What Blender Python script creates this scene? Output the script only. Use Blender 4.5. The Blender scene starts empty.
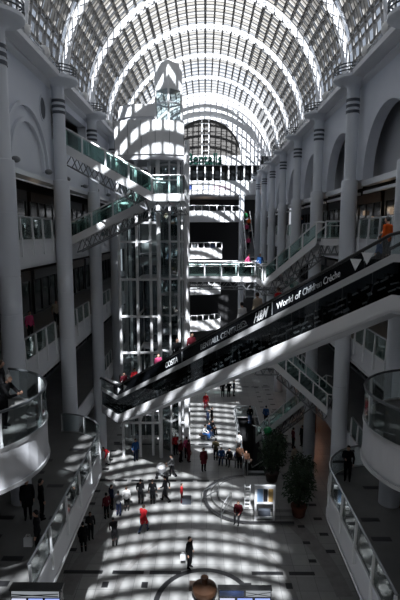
import bpy, bmesh, math, random
from mathutils import Vector, Matrix
random.seed(7)
S = bpy.context.scene
COL = S.collection
PI = math.pi
# ------------------------------------------------------------------ camera
F_PX, PITCH, EYE = 480.0, math.radians(8.06), 17.2
cam_data = bpy.data.cameras.new('camera'); cam = bpy.data.objects.new('camera', cam_data); COL.objects.link(cam)
cam.location = (0, 0, EYE); cam.rotation_euler = (PI/2-PITCH, 0, 0.0104)
cam_data.sensor_width = 36; cam_data.lens = 36*F_PX/600; cam_data.clip_end = 400; cam_data.clip_start = .2
S.camera = cam
def at(px, py, z=0.0):
    """point of the level z that the photograph shows at (px, py)"""
    v = 300-py; c, s = math.cos(PITCH), math.sin(PITCH)
    fwd = F_PX*c+v*s; up = v*c-F_PX*s
    k = (z-EYE)/up
    return Vector(((px-205)*k, fwd*k, z))
# ------------------------------------------------------------------ materials
def mat(name, col, rough=.6, metal=0.0, spec=.5):
    m = bpy.data.materials.new(name); m.use_nodes = True
    b = m.node_tree.nodes['Principled BSDF']
    b.inputs['Base Color'].default_value = (*col, 1); b.inputs['Roughness'].default_value = rough
    b.inputs['Metallic'].default_value = metal; b.inputs['Specular IOR Level'].default_value = spec
    return m
def noisy(name, c0, c1, scale, rough=.6, detail=4.0):
    m = mat(name, c0, rough); nt = m.node_tree; b = nt.nodes['Principled BSDF']
    tc = nt.nodes.new('ShaderNodeTexCoord'); n = nt.nodes.new('ShaderNodeTexNoise'); r = nt.nodes.new('ShaderNodeValToRGB')
    n.inputs['Scale'].default_value = scale; n.inputs['Detail'].default_value = detail
    r.color_ramp.elements[0].color = (*c0, 1); r.color_ramp.elements[1].color = (*c1, 1)
    r.color_ramp.elements[0].position = .35; r.color_ramp.elements[1].position = .65
    nt.links.new(tc.outputs['Object'], n.inputs['Vector']); nt.links.new(n.outputs['Fac'], r.inputs['Fac'])
    nt.links.new(r.outputs['Color'], b.inputs['Base Color'])
    return m
def glass(name, tint, gloss=.1, rough=.02):
    m = bpy.data.materials.new(name); m.use_nodes = True; nt = m.node_tree
    nt.nodes.remove(nt.nodes['Principled BSDF']); out = nt.nodes['Material Output']
    t = nt.nodes.new('ShaderNodeBsdfTransparent'); t.inputs['Color'].default_value = (*tint, 1)
    g = nt.nodes.new('ShaderNodeBsdfGlossy'); g.inputs['Roughness'].default_value = rough
    lw = nt.nodes.new('ShaderNodeLayerWeight'); lw.inputs['Blend'].default_value = .25
    mp = nt.nodes.new('ShaderNodeMath'); mp.operation = 'MULTIPLY_ADD'; mp.inputs[1].default_value = .5; mp.inputs[2].default_value = gloss
    mx = nt.nodes.new('ShaderNodeMixShader')
    nt.links.new(lw.outputs['Fresnel'], mp.inputs[0]); nt.links.new(mp.outputs[0], mx.inputs[0])
    nt.links.new(t.outputs[0], mx.inputs[1]); nt.links.new(g.outputs[0], mx.inputs[2]); nt.links.new(mx.outputs[0], out.inputs['Surface'])
    return m
def emis(name, col, strength):
    m = mat(name, (.02, .02, .02)); b = m.node_tree.nodes['Principled BSDF']
    b.inputs['Emission Color'].default_value = (*col, 1); b.inputs['Emission Strength'].default_value = strength
    return m
def blind_mat():
    m = bpy.data.materials.new('sun_blind'); m.use_nodes = True; nt = m.node_tree
    nt.nodes.remove(nt.nodes['Principled BSDF']); out = nt.nodes['Material Output']
    d = nt.nodes.new('ShaderNodeBsdfDiffuse'); d.inputs['Color'].default_value = (.50, .47, .43, 1)
    t = nt.nodes.new('ShaderNodeBsdfTranslucent'); t.inputs['Color'].default_value = (.44, .41, .365, 1)
    mx = nt.nodes.new('ShaderNodeMixShader'); mx.inputs[0].default_value = .45
    nt.links.new(d.outputs[0], mx.inputs[1]); nt.links.new(t.outputs[0], mx.inputs[2]); nt.links.new(mx.outputs[0], out.inputs['Surface'])
    return m
def floor_mat():
    m = mat('stone_floor', (.5, .5, .5), .32); nt = m.node_tree; b = nt.nodes['Principled BSDF']
    tc = nt.nodes.new('ShaderNodeTexCoord'); br = nt.nodes.new('ShaderNodeTexBrick')
    br.offset = 0; br.inputs['Scale'].default_value = 1.0; br.inputs['Brick Width'].default_value = .9; br.inputs['Row Height'].default_value = .9
    br.inputs['Mortar Size'].default_value = .012
    br.inputs['Color1'].default_value = (.42, .42, .41, 1); br.inputs['Color2'].default_value = (.35, .35, .345, 1); br.inputs['Mortar'].default_value = (.2, .2, .2, 1)
    n = nt.nodes.new('ShaderNodeTexNoise'); n.inputs['Scale'].default_value = 1.7; n.inputs['Detail'].default_value = 6
    mx = nt.nodes.new('ShaderNodeMix'); mx.data_type = 'RGBA'; mx.blend_type = 'MULTIPLY'; mx.inputs[0].default_value = .35
    nt.links.new(tc.outputs['Object'], br.inputs['Vector']); nt.links.new(tc.outputs['Object'], n.inputs['Vector'])
    nt.links.new(br.outputs['Color'], mx.inputs[6]); nt.links.new(n.outputs['Fac'], mx.inputs[7]); nt.links.new(mx.outputs[2], b.inputs['Base Color'])
    return m
M = {
 'white': noisy('white_paint', (.74, .75, .77), (.80, .80, .81), .6, .5),
 'wall': noisy('cool_wall_paint', (.62, .65, .72), (.67, .70, .76), .35, .65),
 'column': noisy('column_paint', (.66, .69, .75), (.71, .74, .79), .4, .42),
 'fascia': noisy('fascia_paint', (.60, .61, .65), (.65, .66, .69), .5, .5),
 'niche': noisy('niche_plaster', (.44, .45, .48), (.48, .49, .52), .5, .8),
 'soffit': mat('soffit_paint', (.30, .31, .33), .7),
 'stripe': mat('dark_band_paint', (.07, .08, .10), .5),
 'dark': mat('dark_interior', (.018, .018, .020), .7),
 'darkwood': noisy('dark_timber', (.03, .02, .016), (.06, .035, .025), 3, .5),
 'black': mat('black_panel', (.006, .007, .009), .22),
 'rubber': mat('black_rubber', (.01, .01, .011), .35),
 'steel': mat('brushed_steel', (.62, .64, .66), .28, 1.0),
 'satin': mat('satin_aluminium', (.70, .71, .73), .42, .7),
 'rail': mat('grey_rail_metal', (.40, .42, .45), .32, .85),
 'dkrail': mat('dark_rail_metal', (.10, .11, .12), .35, .6),
 'truss': mat('grey_truss_paint', (.19, .20, .215), .5),
 'post': mat('white_post_paint', (.72, .74, .76), .4),
 'bar': mat('glazing_bar_paint', (.12, .113, .105), .5),
 'rib': mat('arch_rib_paint', (.34, .33, .32), .5),
 'green_glass': glass('green_tinted_glass', (.76, .89, .86), .10),
 'clear_glass': glass('clear_glass', (.86, .90, .90), .07),
 'roof_glass': glass('roof_glass', (.80, .86, .94), .03),
 'dark_glass': glass('dark_tinted_glass', (.34, .37, .38), .05),
 'smoke_glass': glass('smoked_cladding_glass', (.66, .69, .70), .06),
 'deck': mat('pale_anodised_deck', (.66, .67, .68), .35, .35),
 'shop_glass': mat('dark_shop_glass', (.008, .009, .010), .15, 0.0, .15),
 'blind': blind_mat(), 'floor': floor_mat(),
 'gfloor': noisy('shade_toned_gallery_stone', (.11, .11, .11), (.14, .14, .138), 1.1, .35),  # same stone as the ground floor, gallery shade put into the colour
 'inlay': mat('black_stone_inlay', (.018, .018, .02), .3),
 'greyinlay': noisy('grey_stone_inlay', (.21, .205, .20), (.27, .265, .26), 2.0, .35),
 'bronze': mat('bronze', (.085, .042, .024), .4, .55),
 'leaf': noisy('leaf_green', (.006, .022, .008), (.016, .05, .013), 9, .55),
 'stem': mat('bark', (.05, .035, .025), .8),
 'terracotta': mat('terracotta', (.16, .05, .03), .7),
 'greenletter': mat('green_letter_paint', (.002, .030, .021), .6, 0.0, .1),
 'skin': mat('skin', (.50, .30, .22), .55), 'skin_dark': mat('darker_skin', (.16, .085, .055), .55),
 'eye': mat('eye_dark', (.01, .008, .008), .2),
 'letter': mat('white_letter_vinyl', (.82, .84, .86), .5),
 'dimletter': mat('grey_letter_vinyl', (.30, .32, .34), .5),
 'screen': emis('lit_screen', (.35, .45, 1.0), 1.1), 'screen_w': emis('lit_screen_pale', (.72, .76, 1.0), .9),
 'lamp': emis('warm_lamp', (1.0, .75, .48), 5.0), 'poster_lit': emis('lit_poster', (.85, .92, 1.0), .30),
 'shoplit': emis('dim_shop_display', (1.0, .72, .5), .22),
 'uplight': mat('frosted_lamp_white', (.80, .80, .80), .5),
}
def colmat(name, c, rough=.75):
    if name not in M: M[name] = mat(name, c, rough, 0.0, .15 if name.startswith('cloth') else .5)
    return M[name]
# ------------------------------------------------------------------ mesh builder
class MB:
    def __init__(s): s.bm = bmesh.new()
    def faces(s, vs, fs):
        v = [s.bm.verts.new(p) for p in vs]
        for f in fs:
            try: s.bm.faces.new([v[i] for i in f])
            except ValueError: pass
        return s
    def box(s, x0, x1, y0, y1, z0, z1):
        return s.faces([(x0,y0,z0),(x1,y0,z0),(x1,y1,z0),(x0,y1,z0),(x0,y0,z1),(x1,y0,z1),(x1,y1,z1),(x0,y1,z1)],
                       [(3,2,1,0),(4,5,6,7),(0,1,5,4),(1,2,6,5),(2,3,7,6),(3,0,4,7)])
    def bar(s, p0, p1, w, h, up=(0,0,1)):
        p0, p1 = Vector(p0), Vector(p1); d = (p1-p0).normalized(); u = Vector(up)
        if abs(d.dot(u)) > .98: u = Vector((0,1,0))
        r = d.cross(u).normalized(); u = r.cross(d).normalized(); vs = []
        for p in (p0, p1):
            for a, b in ((-1,-1),(1,-1),(1,1),(-1,1)): vs.append(p+r*(a*w/2)+u*(b*h/2))
        return s.faces(vs, [(3,2,1,0),(4,5,6,7),(0,1,5,4),(1,2,6,5),(2,3,7,6),(3,0,4,7)])
    def tube(s, path, r, n=8, cap=True):
        path = [Vector(p) for p in path]; rs = r if isinstance(r, (list, tuple)) else [r]*len(path); rings = []
        ref = None
        for i, p in enumerate(path):
            d = (path[min(i+1, len(path)-1)]-path[max(i-1, 0)]).normalized()
            if ref is None: ref = Vector((0,0,1)) if abs(d.z) < .9 else Vector((1,0,0))
            a = d.cross(ref).normalized(); b = a.cross(d).normalized(); ref = b
            rings.append([s.bm.verts.new(p+(a*math.cos(2*PI*k/n)+b*math.sin(2*PI*k/n))*rs[i]) for k in range(n)])
        for q, t in zip(rings, rings[1:]):
            for k in range(n): s.bm.faces.new((q[k], q[(k+1)%n], t[(k+1)%n], t[k]))
        if cap: s.bm.faces.new(rings[0][::-1]); s.bm.faces.new(rings[-1])
        return s
    def lathe(s, prof, c=(0,0,0), n=24, a0=0, a1=2*PI, cap=True):
        full = abs(a1-a0-2*PI) < 1e-6; m = n if full else n+1; rings = []
        for r, z in prof:
            rings.append([s.bm.verts.new((c[0]+r*math.cos(a0+(a1-a0)*k/n), c[1]+r*math.sin(a0+(a1-a0)*k/n), c[2]+z)) for k in range(m)])
        for q, t in zip(rings, rings[1:]):
            for k in range(n): s.bm.faces.new((q[k], q[(k+1)%m], t[(k+1)%m], t[k]))
        if cap and full: s.bm.faces.new(rings[0][::-1]); s.bm.faces.new(rings[-1])
        return s
    def prism(s, poly, z0, z1):
        a = [s.bm.verts.new((x, y, z0)) for x, y in poly]; b = [s.bm.verts.new((x, y, z1)) for x, y in poly]; n = len(poly)
        s.bm.faces.new(a[::-1]); s.bm.faces.new(b)
        for k in range(n): s.bm.faces.new((a[k], a[(k+1)%n], b[(k+1)%n], b[k]))
        return s
    def strip(s, pts, t, z0, z1):
        """vertical ribbon of thickness t along the plan path pts"""
        P = [Vector((p[0], p[1])) for p in pts]; L, R = [], []
        for i, p in enumerate(P):
            d = (P[min(i+1, len(P)-1)]-P[max(i-1, 0)]).normalized(); nn = Vector((-d.y, d.x))*(t/2)
            L.append(p+nn); R.append(p-nn)
        for i in range(len(P)-1):
            q = [L[i], L[i+1], R[i+1], R[i]]
            s.prism([tuple(x) for x in q], z0, z1)
        return s
    def plate(s, poly3, n, t):
        """polygon poly3 (3D, planar) extruded by n*t"""
        n = Vector(n)*t; a = [s.bm.verts.new(Vector(p)) for p in poly3]; b = [s.bm.verts.new(Vector(p)+n) for p in poly3]; k = len(a)
        s.bm.faces.new(a[::-1]); s.bm.faces.new(b)
        for i in range(k): s.bm.faces.new((a[i], a[(i+1)%k], b[(i+1)%k], b[i]))
        return s
    def ball(s, c, r, n=12, sc=(1,1,1)):
        res = bmesh.ops.create_uvsphere(s.bm, u_segments=n, v_segments=max(6, n//2+2), radius=1)
        for v in res['verts']: v.co = Vector((v.co.x*r*sc[0], v.co.y*r*sc[1], v.co.z*r*sc[2]))+Vector(c)
        return s
    def build(s, name, m, parent=None, smooth=False, loc=None, rnd=0.0):
        bmesh.ops.recalc_face_normals(s.bm, faces=s.bm.faces[:])
        if parent is not None: sh = WL[parent.name]; wl = sh
        else:
            if loc is None:
                xs = [v.co for v in s.bm.verts]
                loc = Vector((sum(v.x for v in xs)/len(xs), sum(v.y for v in xs)/len(xs), min(v.z for v in xs)))
            sh = Vector(loc); wl = sh
        for v in s.bm.verts: v.co -= sh
        me = bpy.data.meshes.new(name); s.bm.to_mesh(me); s.bm.free()
        if smooth:
            for p in me.polygons: p.use_smooth = True
            try: me.set_sharp_from_angle(angle=math.radians(40))
            except Exception: pass
        me.materials.append(M[m] if isinstance(m, str) else m)
        o = bpy.data.objects.new(name, me); COL.objects.link(o)
        if parent is not None: o.parent = parent
        else: o.location = sh
        WL[o.name] = wl
        return o
WL = {}
def tag(o, label, cat, group=None, kind=None):
    o['label'] = label; o['category'] = cat
    if group: o['group'] = group
    if kind: o['kind'] = kind
    return o
def thing(name, label, cat, loc, group=None):
    o = bpy.data.objects.new(name, None); COL.objects.link(o); o.location = loc; o.empty_display_size = .2
    WL[o.name] = Vector(loc); return tag(o, label, cat, group)
def struct(name, mb, m, label, cat, smooth=False):
    return tag(mb.build(name, m, smooth=smooth), label, cat, None, 'structure')
def text_mesh(name, txt, size, origin, xdir, ydir, m, parent, depth=.012, width=None, bold=.008):
    """raised letters as a mesh in the plane (xdir, ydir)"""
    cu = bpy.data.curves.new(name, 'FONT'); cu.body = txt; cu.size = size; cu.extrude = depth; cu.offset = bold*size
    to = bpy.data.objects.new(name, cu); COL.objects.link(to)
    dg = bpy.context.evaluated_depsgraph_get(); me = bpy.data.meshes.new_from_object(to.evaluated_get(dg))
    bpy.data.objects.remove(to)
    x0 = min(v.co.x for v in me.vertices); x1 = max(v.co.x for v in me.vertices); y0 = min(v.co.y for v in me.vertices)
    k = (width/(x1-x0)) if width else 1.0
    xd = Vector(xdir); yd = Vector(ydir); zd = xd.cross(yd).normalized(); sh = WL[parent.name] if parent else Vector((0,0,0))
    for v in me.vertices:
        c = v.co.copy(); v.co = Vector(origin)+xd*((c.x-x0)*k)+yd*c.y+zd*c.z-sh
    me.name = name; me.materials.clear(); me.materials.append(M[m])
    o = bpy.data.objects.new(name, me); COL.objects.link(o)
    if parent: o.parent = parent; WL[o.name] = sh
    return o
# ------------------------------------------------------------------ levels
L1, L2, L3, L4 = 5.55, 11.1, 16.8, 22.3
H0, H1, H2, H3 = 2.75, 8.3, 13.85, 19.4
CX = 8.0; BAY = 7.8; CY = [19.5+BAY*k for k in range(-3, 8)]      # column lines
Y0, Y1 = -20.0, 76.0
EDGE = 8.45; BACK = 14.5
ORD = ['first', 'second', 'third', 'fourth', 'fifth', 'sixth', 'seventh', 'eighth', 'ninth', 'tenth']
# ------------------------------------------------------------------ floor with the escalator well
WX0, WX1, WY0, WY1 = 2.95, 4.55, 32.0, 43.0
b = MB()
for x0, x1, y0, y1 in ((-16, WX0, Y0, 92), (WX1, 16, Y0, 92), (WX0, WX1, Y0, WY0), (WX0, WX1, WY1, 92)): b.box(x0, x1, y0, y1, -.3, 0)
struct('floor', b, 'floor', 'pale stone floor of the atrium in sun and shade', 'floor')
# inlays laid flush in the floor
b = MB()
def ring(b, cx, cy, r0, r1, a0, a1, z0, z1, n=40, ky=1.0):
    o = [(cx+r1*math.cos(a0+(a1-a0)*k/n), cy+ky*r1*math.sin(a0+(a1-a0)*k/n)) for k in range(n+1)]
    i = [(cx+r0*math.cos(a0+(a1-a0)*k/n), cy+ky*r0*math.sin(a0+(a1-a0)*k/n)) for k in range(n+1)]
    for k in range(n): b.prism([o[k], o[k+1], i[k+1], i[k]], z0, z1)
ring(b, 0, 20.2, 2.15, 2.42, 0, 2*PI, 0, .004)
for x0, x1 in ((-4.7,-3.1),(-2.8,-1.2),(2.4,4.0),(4.3,5.6),(-7.2,-5.2)): b.box(x0, x1, 22.15, 22.4, 0, .004)
for x in (-4.9, -2.95, 2.15, 4.15): b.box(x-.16, x+.16, 21.2, 21.6, 0, .004)
for y in (31.4, 37.2, 44.4, 52.0):
    for x in [-7+1.15*k for k in range(13)]:
        if not (1.2 < x < 6.4 and y < 46): b.box(x-.42, x+.42, y-.13, y+.13, 0, .004)
for y in [24+1.5*k for k in range(20)]:
    b.box(-7.5, -7.0, y-.14, y+.14, 0, .004); b.box(6.6, 7.1, y-.14, y+.14, 0, .004)
    b.box(5.5, 5.9, y-.9, y-.65, 0, .004)
struct('trim_1', b, 'inlay', 'black stone inlay pieces let into the floor', 'floor inlay')
b = MB(); ring(b, 0, 20.2, 6.3, 7.1, .05, PI-.05, 0, .003, 60, 1.55); ring(b, 0, 20.2, 4.2, 4.45, .05, PI-.05, 0, .003, 60, 1.3)
struct('trim_2', b, 'greyinlay', 'curved grey stone bands around the floor circle', 'floor inlay')
# ------------------------------------------------------------------ galleries
def arc(cx, cy, r, a0, a1, n=10): return [(cx+r*math.cos(a0+(a1-a0)*k/n), cy+r*math.sin(a0+(a1-a0)*k/n)) for k in range(n+1)]
edgeL1_left = [(-3.9, 2), (-3.9, 12.4)]+arc(-5.0, 12.4, 1.1, 0, PI/2, 4)[1:]+[(-5.6, 13.9), (-5.6, 24.1)]+arc(-8.4, 24.1, 2.8, 0, PI/2)[1:]
edgeL1_right = [(5.6, 2), (5.6, 20.1)]+arc(8.4, 20.1, 2.8, PI, PI/2)[1:]
def bulge(s): return [(s*EDGE, 11.85)]+[(s*(7.85-2.7*math.cos(t)), 14.5+2.7*math.sin(t)) for t in [(-.43+.86*k/16)*PI for k in range(17)]]+[(s*EDGE, 17.15)]
edgeL2_left, edgeL2_right = bulge(-1), bulge(1)
def gallery(s, z, front, name, label, thick=1.25, y1=Y1):
    E_ = EDGE if z < L4 else 9.85
    poly = [(s*BACK, Y0), (s*E_, Y0)]+front+[(s*E_, y1), (s*BACK, y1)]
    b = MB(); b.prism(poly, z-thick, z-.03)
    o = struct(name, b, 'fascia', label, 'gallery')
    b = MB(); b.prism([(x, y) for x, y in poly], z-.03, z); struct('floor', b, 'gfloor', label.replace('slab', 'stone floor'), 'gallery floor')
    b = MB(); pl = [(s*EDGE, y) for y in ()]
    return o
gallery(-1, L1, edgeL1_left, 'floor', 'wide lowest gallery slab on the left')
gallery(1, L1, edgeL1_right, 'floor', 'wide lowest gallery slab on the right')
gallery(-1, L2, edgeL2_left, 'floor', 'middle gallery slab on the left with round bay')
gallery(1, L2, edgeL2_right, 'floor', 'middle gallery slab on the right with round bay')
gallery(-1, L3, [], 'floor', 'top gallery slab on the left'); gallery(1, L3, [], 'floor', 'top gallery slab on the right')
gallery(-1, L4, [], 'floor', 'highest hidden gallery slab on the left', .8); gallery(1, L4, [], 'floor', 'highest hidden gallery slab on the right', .8)
# thin projecting lip and shadow groove under every gallery front
for s, z, front, w in ((-1, L1, edgeL1_left, 'lowest left'), (1, L1, edgeL1_right, 'lowest right'), (-1, L2, edgeL2_left, 'middle left'), (1, L2, edgeL2_right, 'middle right'), (-1, L3, [], 'top left'), (1, L3, [], 'top right')):
    pts = [(s*EDGE, Y0)]+front+[(s*EDGE, Y1)]
    b = MB(); b.strip(pts, .10, z-1.30, z-1.18); b.strip(pts, .06, z-.06, z+.05)
    struct('trim_3', b, 'satin', 'metal edge strips along the %s gallery front' % w, 'trim')
# black inlays on the lowest gallery floors
for s in (-1, 1):
    b = MB()
    for y in [14.5+1.25*k for k in range(9)]:
        for k, x in enumerate((6.4, 7.3, 8.6)):
            if (k+int(y*2)) % 2 == 0 and math.hypot(x-8, y-19.5) > 1.3: b.box(min(s*x, s*x+.75), max(s*x, s*x+.75), y-.13, y+.13, L1, L1+.004)
    struct('trim_4', b, 'inlay', 'black inlays in the lowest gallery floor on the %s' % ('left' if s < 0 else 'right'), 'floor inlay')
# ------------------------------------------------------------------ outer shell, back walls, flat roofs
for s, nm in ((-1, 'left'), (1, 'right')):
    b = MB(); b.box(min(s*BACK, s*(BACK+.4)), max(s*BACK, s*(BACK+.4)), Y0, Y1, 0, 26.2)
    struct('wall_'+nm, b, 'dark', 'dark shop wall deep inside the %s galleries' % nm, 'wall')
    b = MB(); b.box(min(s*9.0, s*(BACK+.4)), max(s*9.0, s*(BACK+.4)), Y0, Y1, 25.45, 25.9)
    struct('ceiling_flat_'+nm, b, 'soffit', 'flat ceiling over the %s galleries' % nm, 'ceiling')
b = MB(); b.box(-16, 16, Y0-.5, Y0, 0, 25.9); struct('wall_back', b, 'wall', 'plain wall closing the near end of the atrium', 'wall')
# ------------------------------------------------------------------ columns with banded heads and round terraces
for s, nm in ((-1, 'left'), (1, 'right')):
    vis = 0
    for k, y in enumerate(CY):
        if y < 15: continue
        o_ = ORD[vis]; vis += 1
        b = MB(); r = .60
        prof = [(.44, 0)]
        for z in (L1+2.75, L2, L2+2.75, L3-1.4, L3+1.2): prof += [(.44, z-.03), (.425, z-.02), (.425, z+.02), (.44, z+.03)]
        prof += [(.44, 19.95), (.42, 20.02), (.34, 20.05), (.33, 20.1)]
        prof += [(.33, 24.85), (.38, 24.95), (.55, 25.04), (.85, 25.12), (1.05, 25.20), (1.09, 25.24), (1.09, 25.38), (1.05, 25.40), (.5, 25.40)]
        prof = sorted(prof, key=lambda p: p[1])
        b.lathe(prof, (s*CX, y, 0), 32)
        c = struct('column', b, 'column', 'round pale column with flared head, %s from the front on the %s' % (o_, nm), 'column', True)
        b = MB()
        for z in (23.55, 23.85, 24.15): b.lathe([(.31, z), (.36, z), (.36, z+.15), (.31, z+.15)], (s*CX, y, 0), 32, cap=False)
        b.build('band', 'stripe', c)
        t = thing('hoop_railing', 'curved hoop rails on the round terrace over the %s %s column' % (o_, nm), 'railing', (s*CX, y, 25.40), 'terrace hoop railings')
        for z in (25.56, 25.72, 25.88):
            a0, a1 = (-.62*PI, .62*PI) if s < 0 else (.38*PI, 1.62*PI)
            b = MB(); b.tube([(s*CX+1.06*math.cos(a0+(a1-a0)*q/20), y+1.06*math.sin(a0+(a1-a0)*q/20), z) for q in range(21)], .035, 6); b.build('hoop_rail', 'dkrail', t, True)
        for q in range(6):
            b = MB(); a = a0+(a1-a0)*q/5; b.tube([(s*CX+1.06*math.cos(a), y+1.06*math.sin(a), 25.36), (s*CX+1.06*math.cos(a), y+1.06*math.sin(a), 25.9)], .025, 6); b.build('upright', 'dkrail', t)
# ------------------------------------------------------------------ cornice and walls above the top gallery
LINT = 20.0
for s, nm in ((-1, 'left'), (1, 'right')):
    b = MB()
    # profile in (x, z), inner side first
    prof = [(8.45, 24.9), (8.2, 25.05), (8.2, 25.15), (7.75, 25.2), (7.6, 25.25), (7.6, 25.5), (7.95, 25.55), (10.2, 25.55), (10.2, 25.25), (9.0, 25.2), (9.0, 24.9)]
    b.plate([(s*x, Y0, z) for x, z in prof], (0, 1, 0), Y1-Y0)
    struct('trim_cornice_'+nm, b, 'fascia', 'long moulded cornice ledge below the glass roof on the %s' % nm, 'cornice')
    t = thing('ledge_railing', 'twin low pipe rails running along the %s cornice ledge' % nm, 'railing', (s*7.75, 28, 25.5), 'cornice rails')
    for z in (25.68, 25.82):
        b = MB(); b.tube([(s*7.75, 10, z), (s*7.75, 74, z)], .03, 6); b.build('pipe_rail', 'rail', t, True)
    b = MB()
    for q in range(52): b.tube([(s*7.75, 10+q*1.25, 25.48), (s*7.75, 10+q*1.25, 25.84)], .02, 5)
    b.build('upright', 'rail', t)
    n = 0
    for k in range(3, 10):
        for dy in (2.6, 5.2):
            y = CY[k]+dy; b = MB()
            b.lathe([(.10, 0), (.13, .04), (.22, .1), (.29, .22), (.30, .36), (.25, .52), (.12, .61), (.02, .63)], (s*7.85, y, 25.53), 14)
            o = b.build('uplighter', 'uplight', None, True)
            tag(o, 'white domed uplighter on the %s cornice ledge, %s of the row from the front' % (nm, (ORD+['eleventh', 'twelfth', 'thirteenth', 'fourteenth'])[n]), 'lamp', 'cornice uplighters'); n += 1
def arched(b, s, y0, y1, z0, z1, ya, yb, zs, x0, x1, sill=None):
    """wall bay y0..y1, z0..z1 with an arched opening ya..yb springing at zs (open down to sill)"""
    if sill is None: sill = z0
    c = (ya+yb)/2; r = (yb-ya)/2; n = 20
    pts = [(c-r*math.cos(PI*k/n), zs+r*math.sin(PI*k/n)) for k in range(n+1)]
    def q(P): b.plate([(s*x0, y, z) for y, z in P], (s, 0, 0), x1-x0)
    q([(y0, z0), (ya, z0), (ya, z1), (y0, z1)]); q([(yb, z0), (y1, z0), (y1, z1), (yb, z1)])
    if sill > z0: q([(ya, z0), (yb, z0), (yb, sill), (ya, sill)])
    if zs > sill: pass
    for p, w in zip(pts, pts[1:]): q([p, w, (w[0], z1), (p[0], z1)])
for s, nm in ((-1, 'left'), (1, 'right')):
    for k in range(len(CY)-1):
        y0, y1 = CY[k], CY[k+1]; c = (y0+y1)/2
        if y1 < 10:
            b = MB(); b.box(min(s*8.45, s*9.0), max(s*8.45, s*9.0), y0, y1, LINT, 24.95); struct('wall_'+nm, b, 'wall', 'plain pale wall panel behind the viewpoint on the %s' % nm, 'wall'); continue
        lab = '%s bay from the front on the %s' % (ORD[k-3], nm)
        if s > 0:
            b = MB(); arched(b, s, y0, y1, LINT, 24.95, c-3.1, c+3.1, LINT+.15, 8.45, 9.0)
            struct('wall_right', b, 'wall', 'pale wall with tall open arch, '+lab, 'wall')
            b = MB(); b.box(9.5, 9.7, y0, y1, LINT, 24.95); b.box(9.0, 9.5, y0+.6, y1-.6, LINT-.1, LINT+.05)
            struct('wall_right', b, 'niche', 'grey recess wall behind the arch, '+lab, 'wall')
            b = MB(); b.box(8.5, 8.9, y0+.5, y1-.5, LINT-.35, LINT-.05); b.box(8.6, 8.8, y0+.5, y1-.5, LINT-.75, LINT-.6)
            struct('trim_5', b, 'satin', 'twin lintel bars under the arch, '+lab, 'trim')
        elif k == 4:
            b = MB(); b.box(-9.0, -8.45, y0, y1, LINT, L4); b.box(-9.0, -8.45, y0, y1, 24.5, 24.95)
            struct('wall_left', b, 'wall', 'pale wall strip under the upper opening, '+lab, 'wall')
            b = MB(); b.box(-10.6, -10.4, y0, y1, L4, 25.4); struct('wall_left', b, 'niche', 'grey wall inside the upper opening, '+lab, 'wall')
        else:
            b = MB(); b.box(-9.0, -8.45, y0, y1, LINT, 24.95)
            w = struct('wall_left', b, 'wall', 'pale blind-arched wall, '+lab, 'wall')
            for rr, xx in ((2.95, .16), (2.25, .30)):
                b = MB(); n = 28; zc = LINT+.25
                pts = [(c-rr*math.cos(PI*q/n), zc+rr*math.sin(PI*q/n)) for q in range(n+1)]
                pin = [(c-(rr-.20)*math.cos(PI*q/n), zc+(rr-.20)*math.sin(PI*q/n)) for q in range(n+1)]
                for q in range(n): b.plate([(-8.45, *pts[q]), (-8.45, *pts[q+1]), (-8.45, *pin[q+1]), (-8.45, *pin[q])], (1, 0, 0), .16)
                b.build('arch_moulding', 'wall', w)
            for yy in (y0+1.35, y1-1.35):
                b = MB(); b.plate([(-8.46, yy+.42*math.cos(2*PI*q/28), 23.55+.55*math.sin(2*PI*q/28)) for q in range(28)], (1, 0, 0), .025); b.build('oculus', 'stripe', w)
                b = MB(); n = 28
                for q in range(n):
                    P = [(rad, 2*PI*qq/n) for rad, qq in ((.42, q), (.42, q+1), (.5, q+1), (.5, q))]
                    b.plate([(-8.45, yy+r_*math.cos(a), 23.55+r_*1.3*math.sin(a)) for r_, a in P], (1, 0, 0), .05)
                b.build('oculus_ring', 'wall', w)
        if s < 0:
            b = MB(); b.box(-9.3, -8.3, y0+.5, y1-.5, LINT-.22, LINT); b.bar((-8.35, y0+.7, LINT-.45), (-8.35, y1-.7, LINT-.45), .06, .06)
            struct('trim_5', b, 'satin', 'thin lintel ledge under the wall, '+lab, 'trim')
            for yy in (y0+1.7, y1-1.7):
                b = MB(); b.box(-8.45, -8.25, yy-.08, yy+.08, LINT+.25, LINT+.35); b.ball((-8.15, yy, LINT+.3), .2, 10, (1, 1.2, .7))
                tag(b.build('wall_floodlight', 'truss', None, True), 'small floodlight low on the left wall, %s bay, %s end' % (ORD[k-3], 'near' if yy < c else 'far'), 'lamp', 'wall floodlights')
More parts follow.
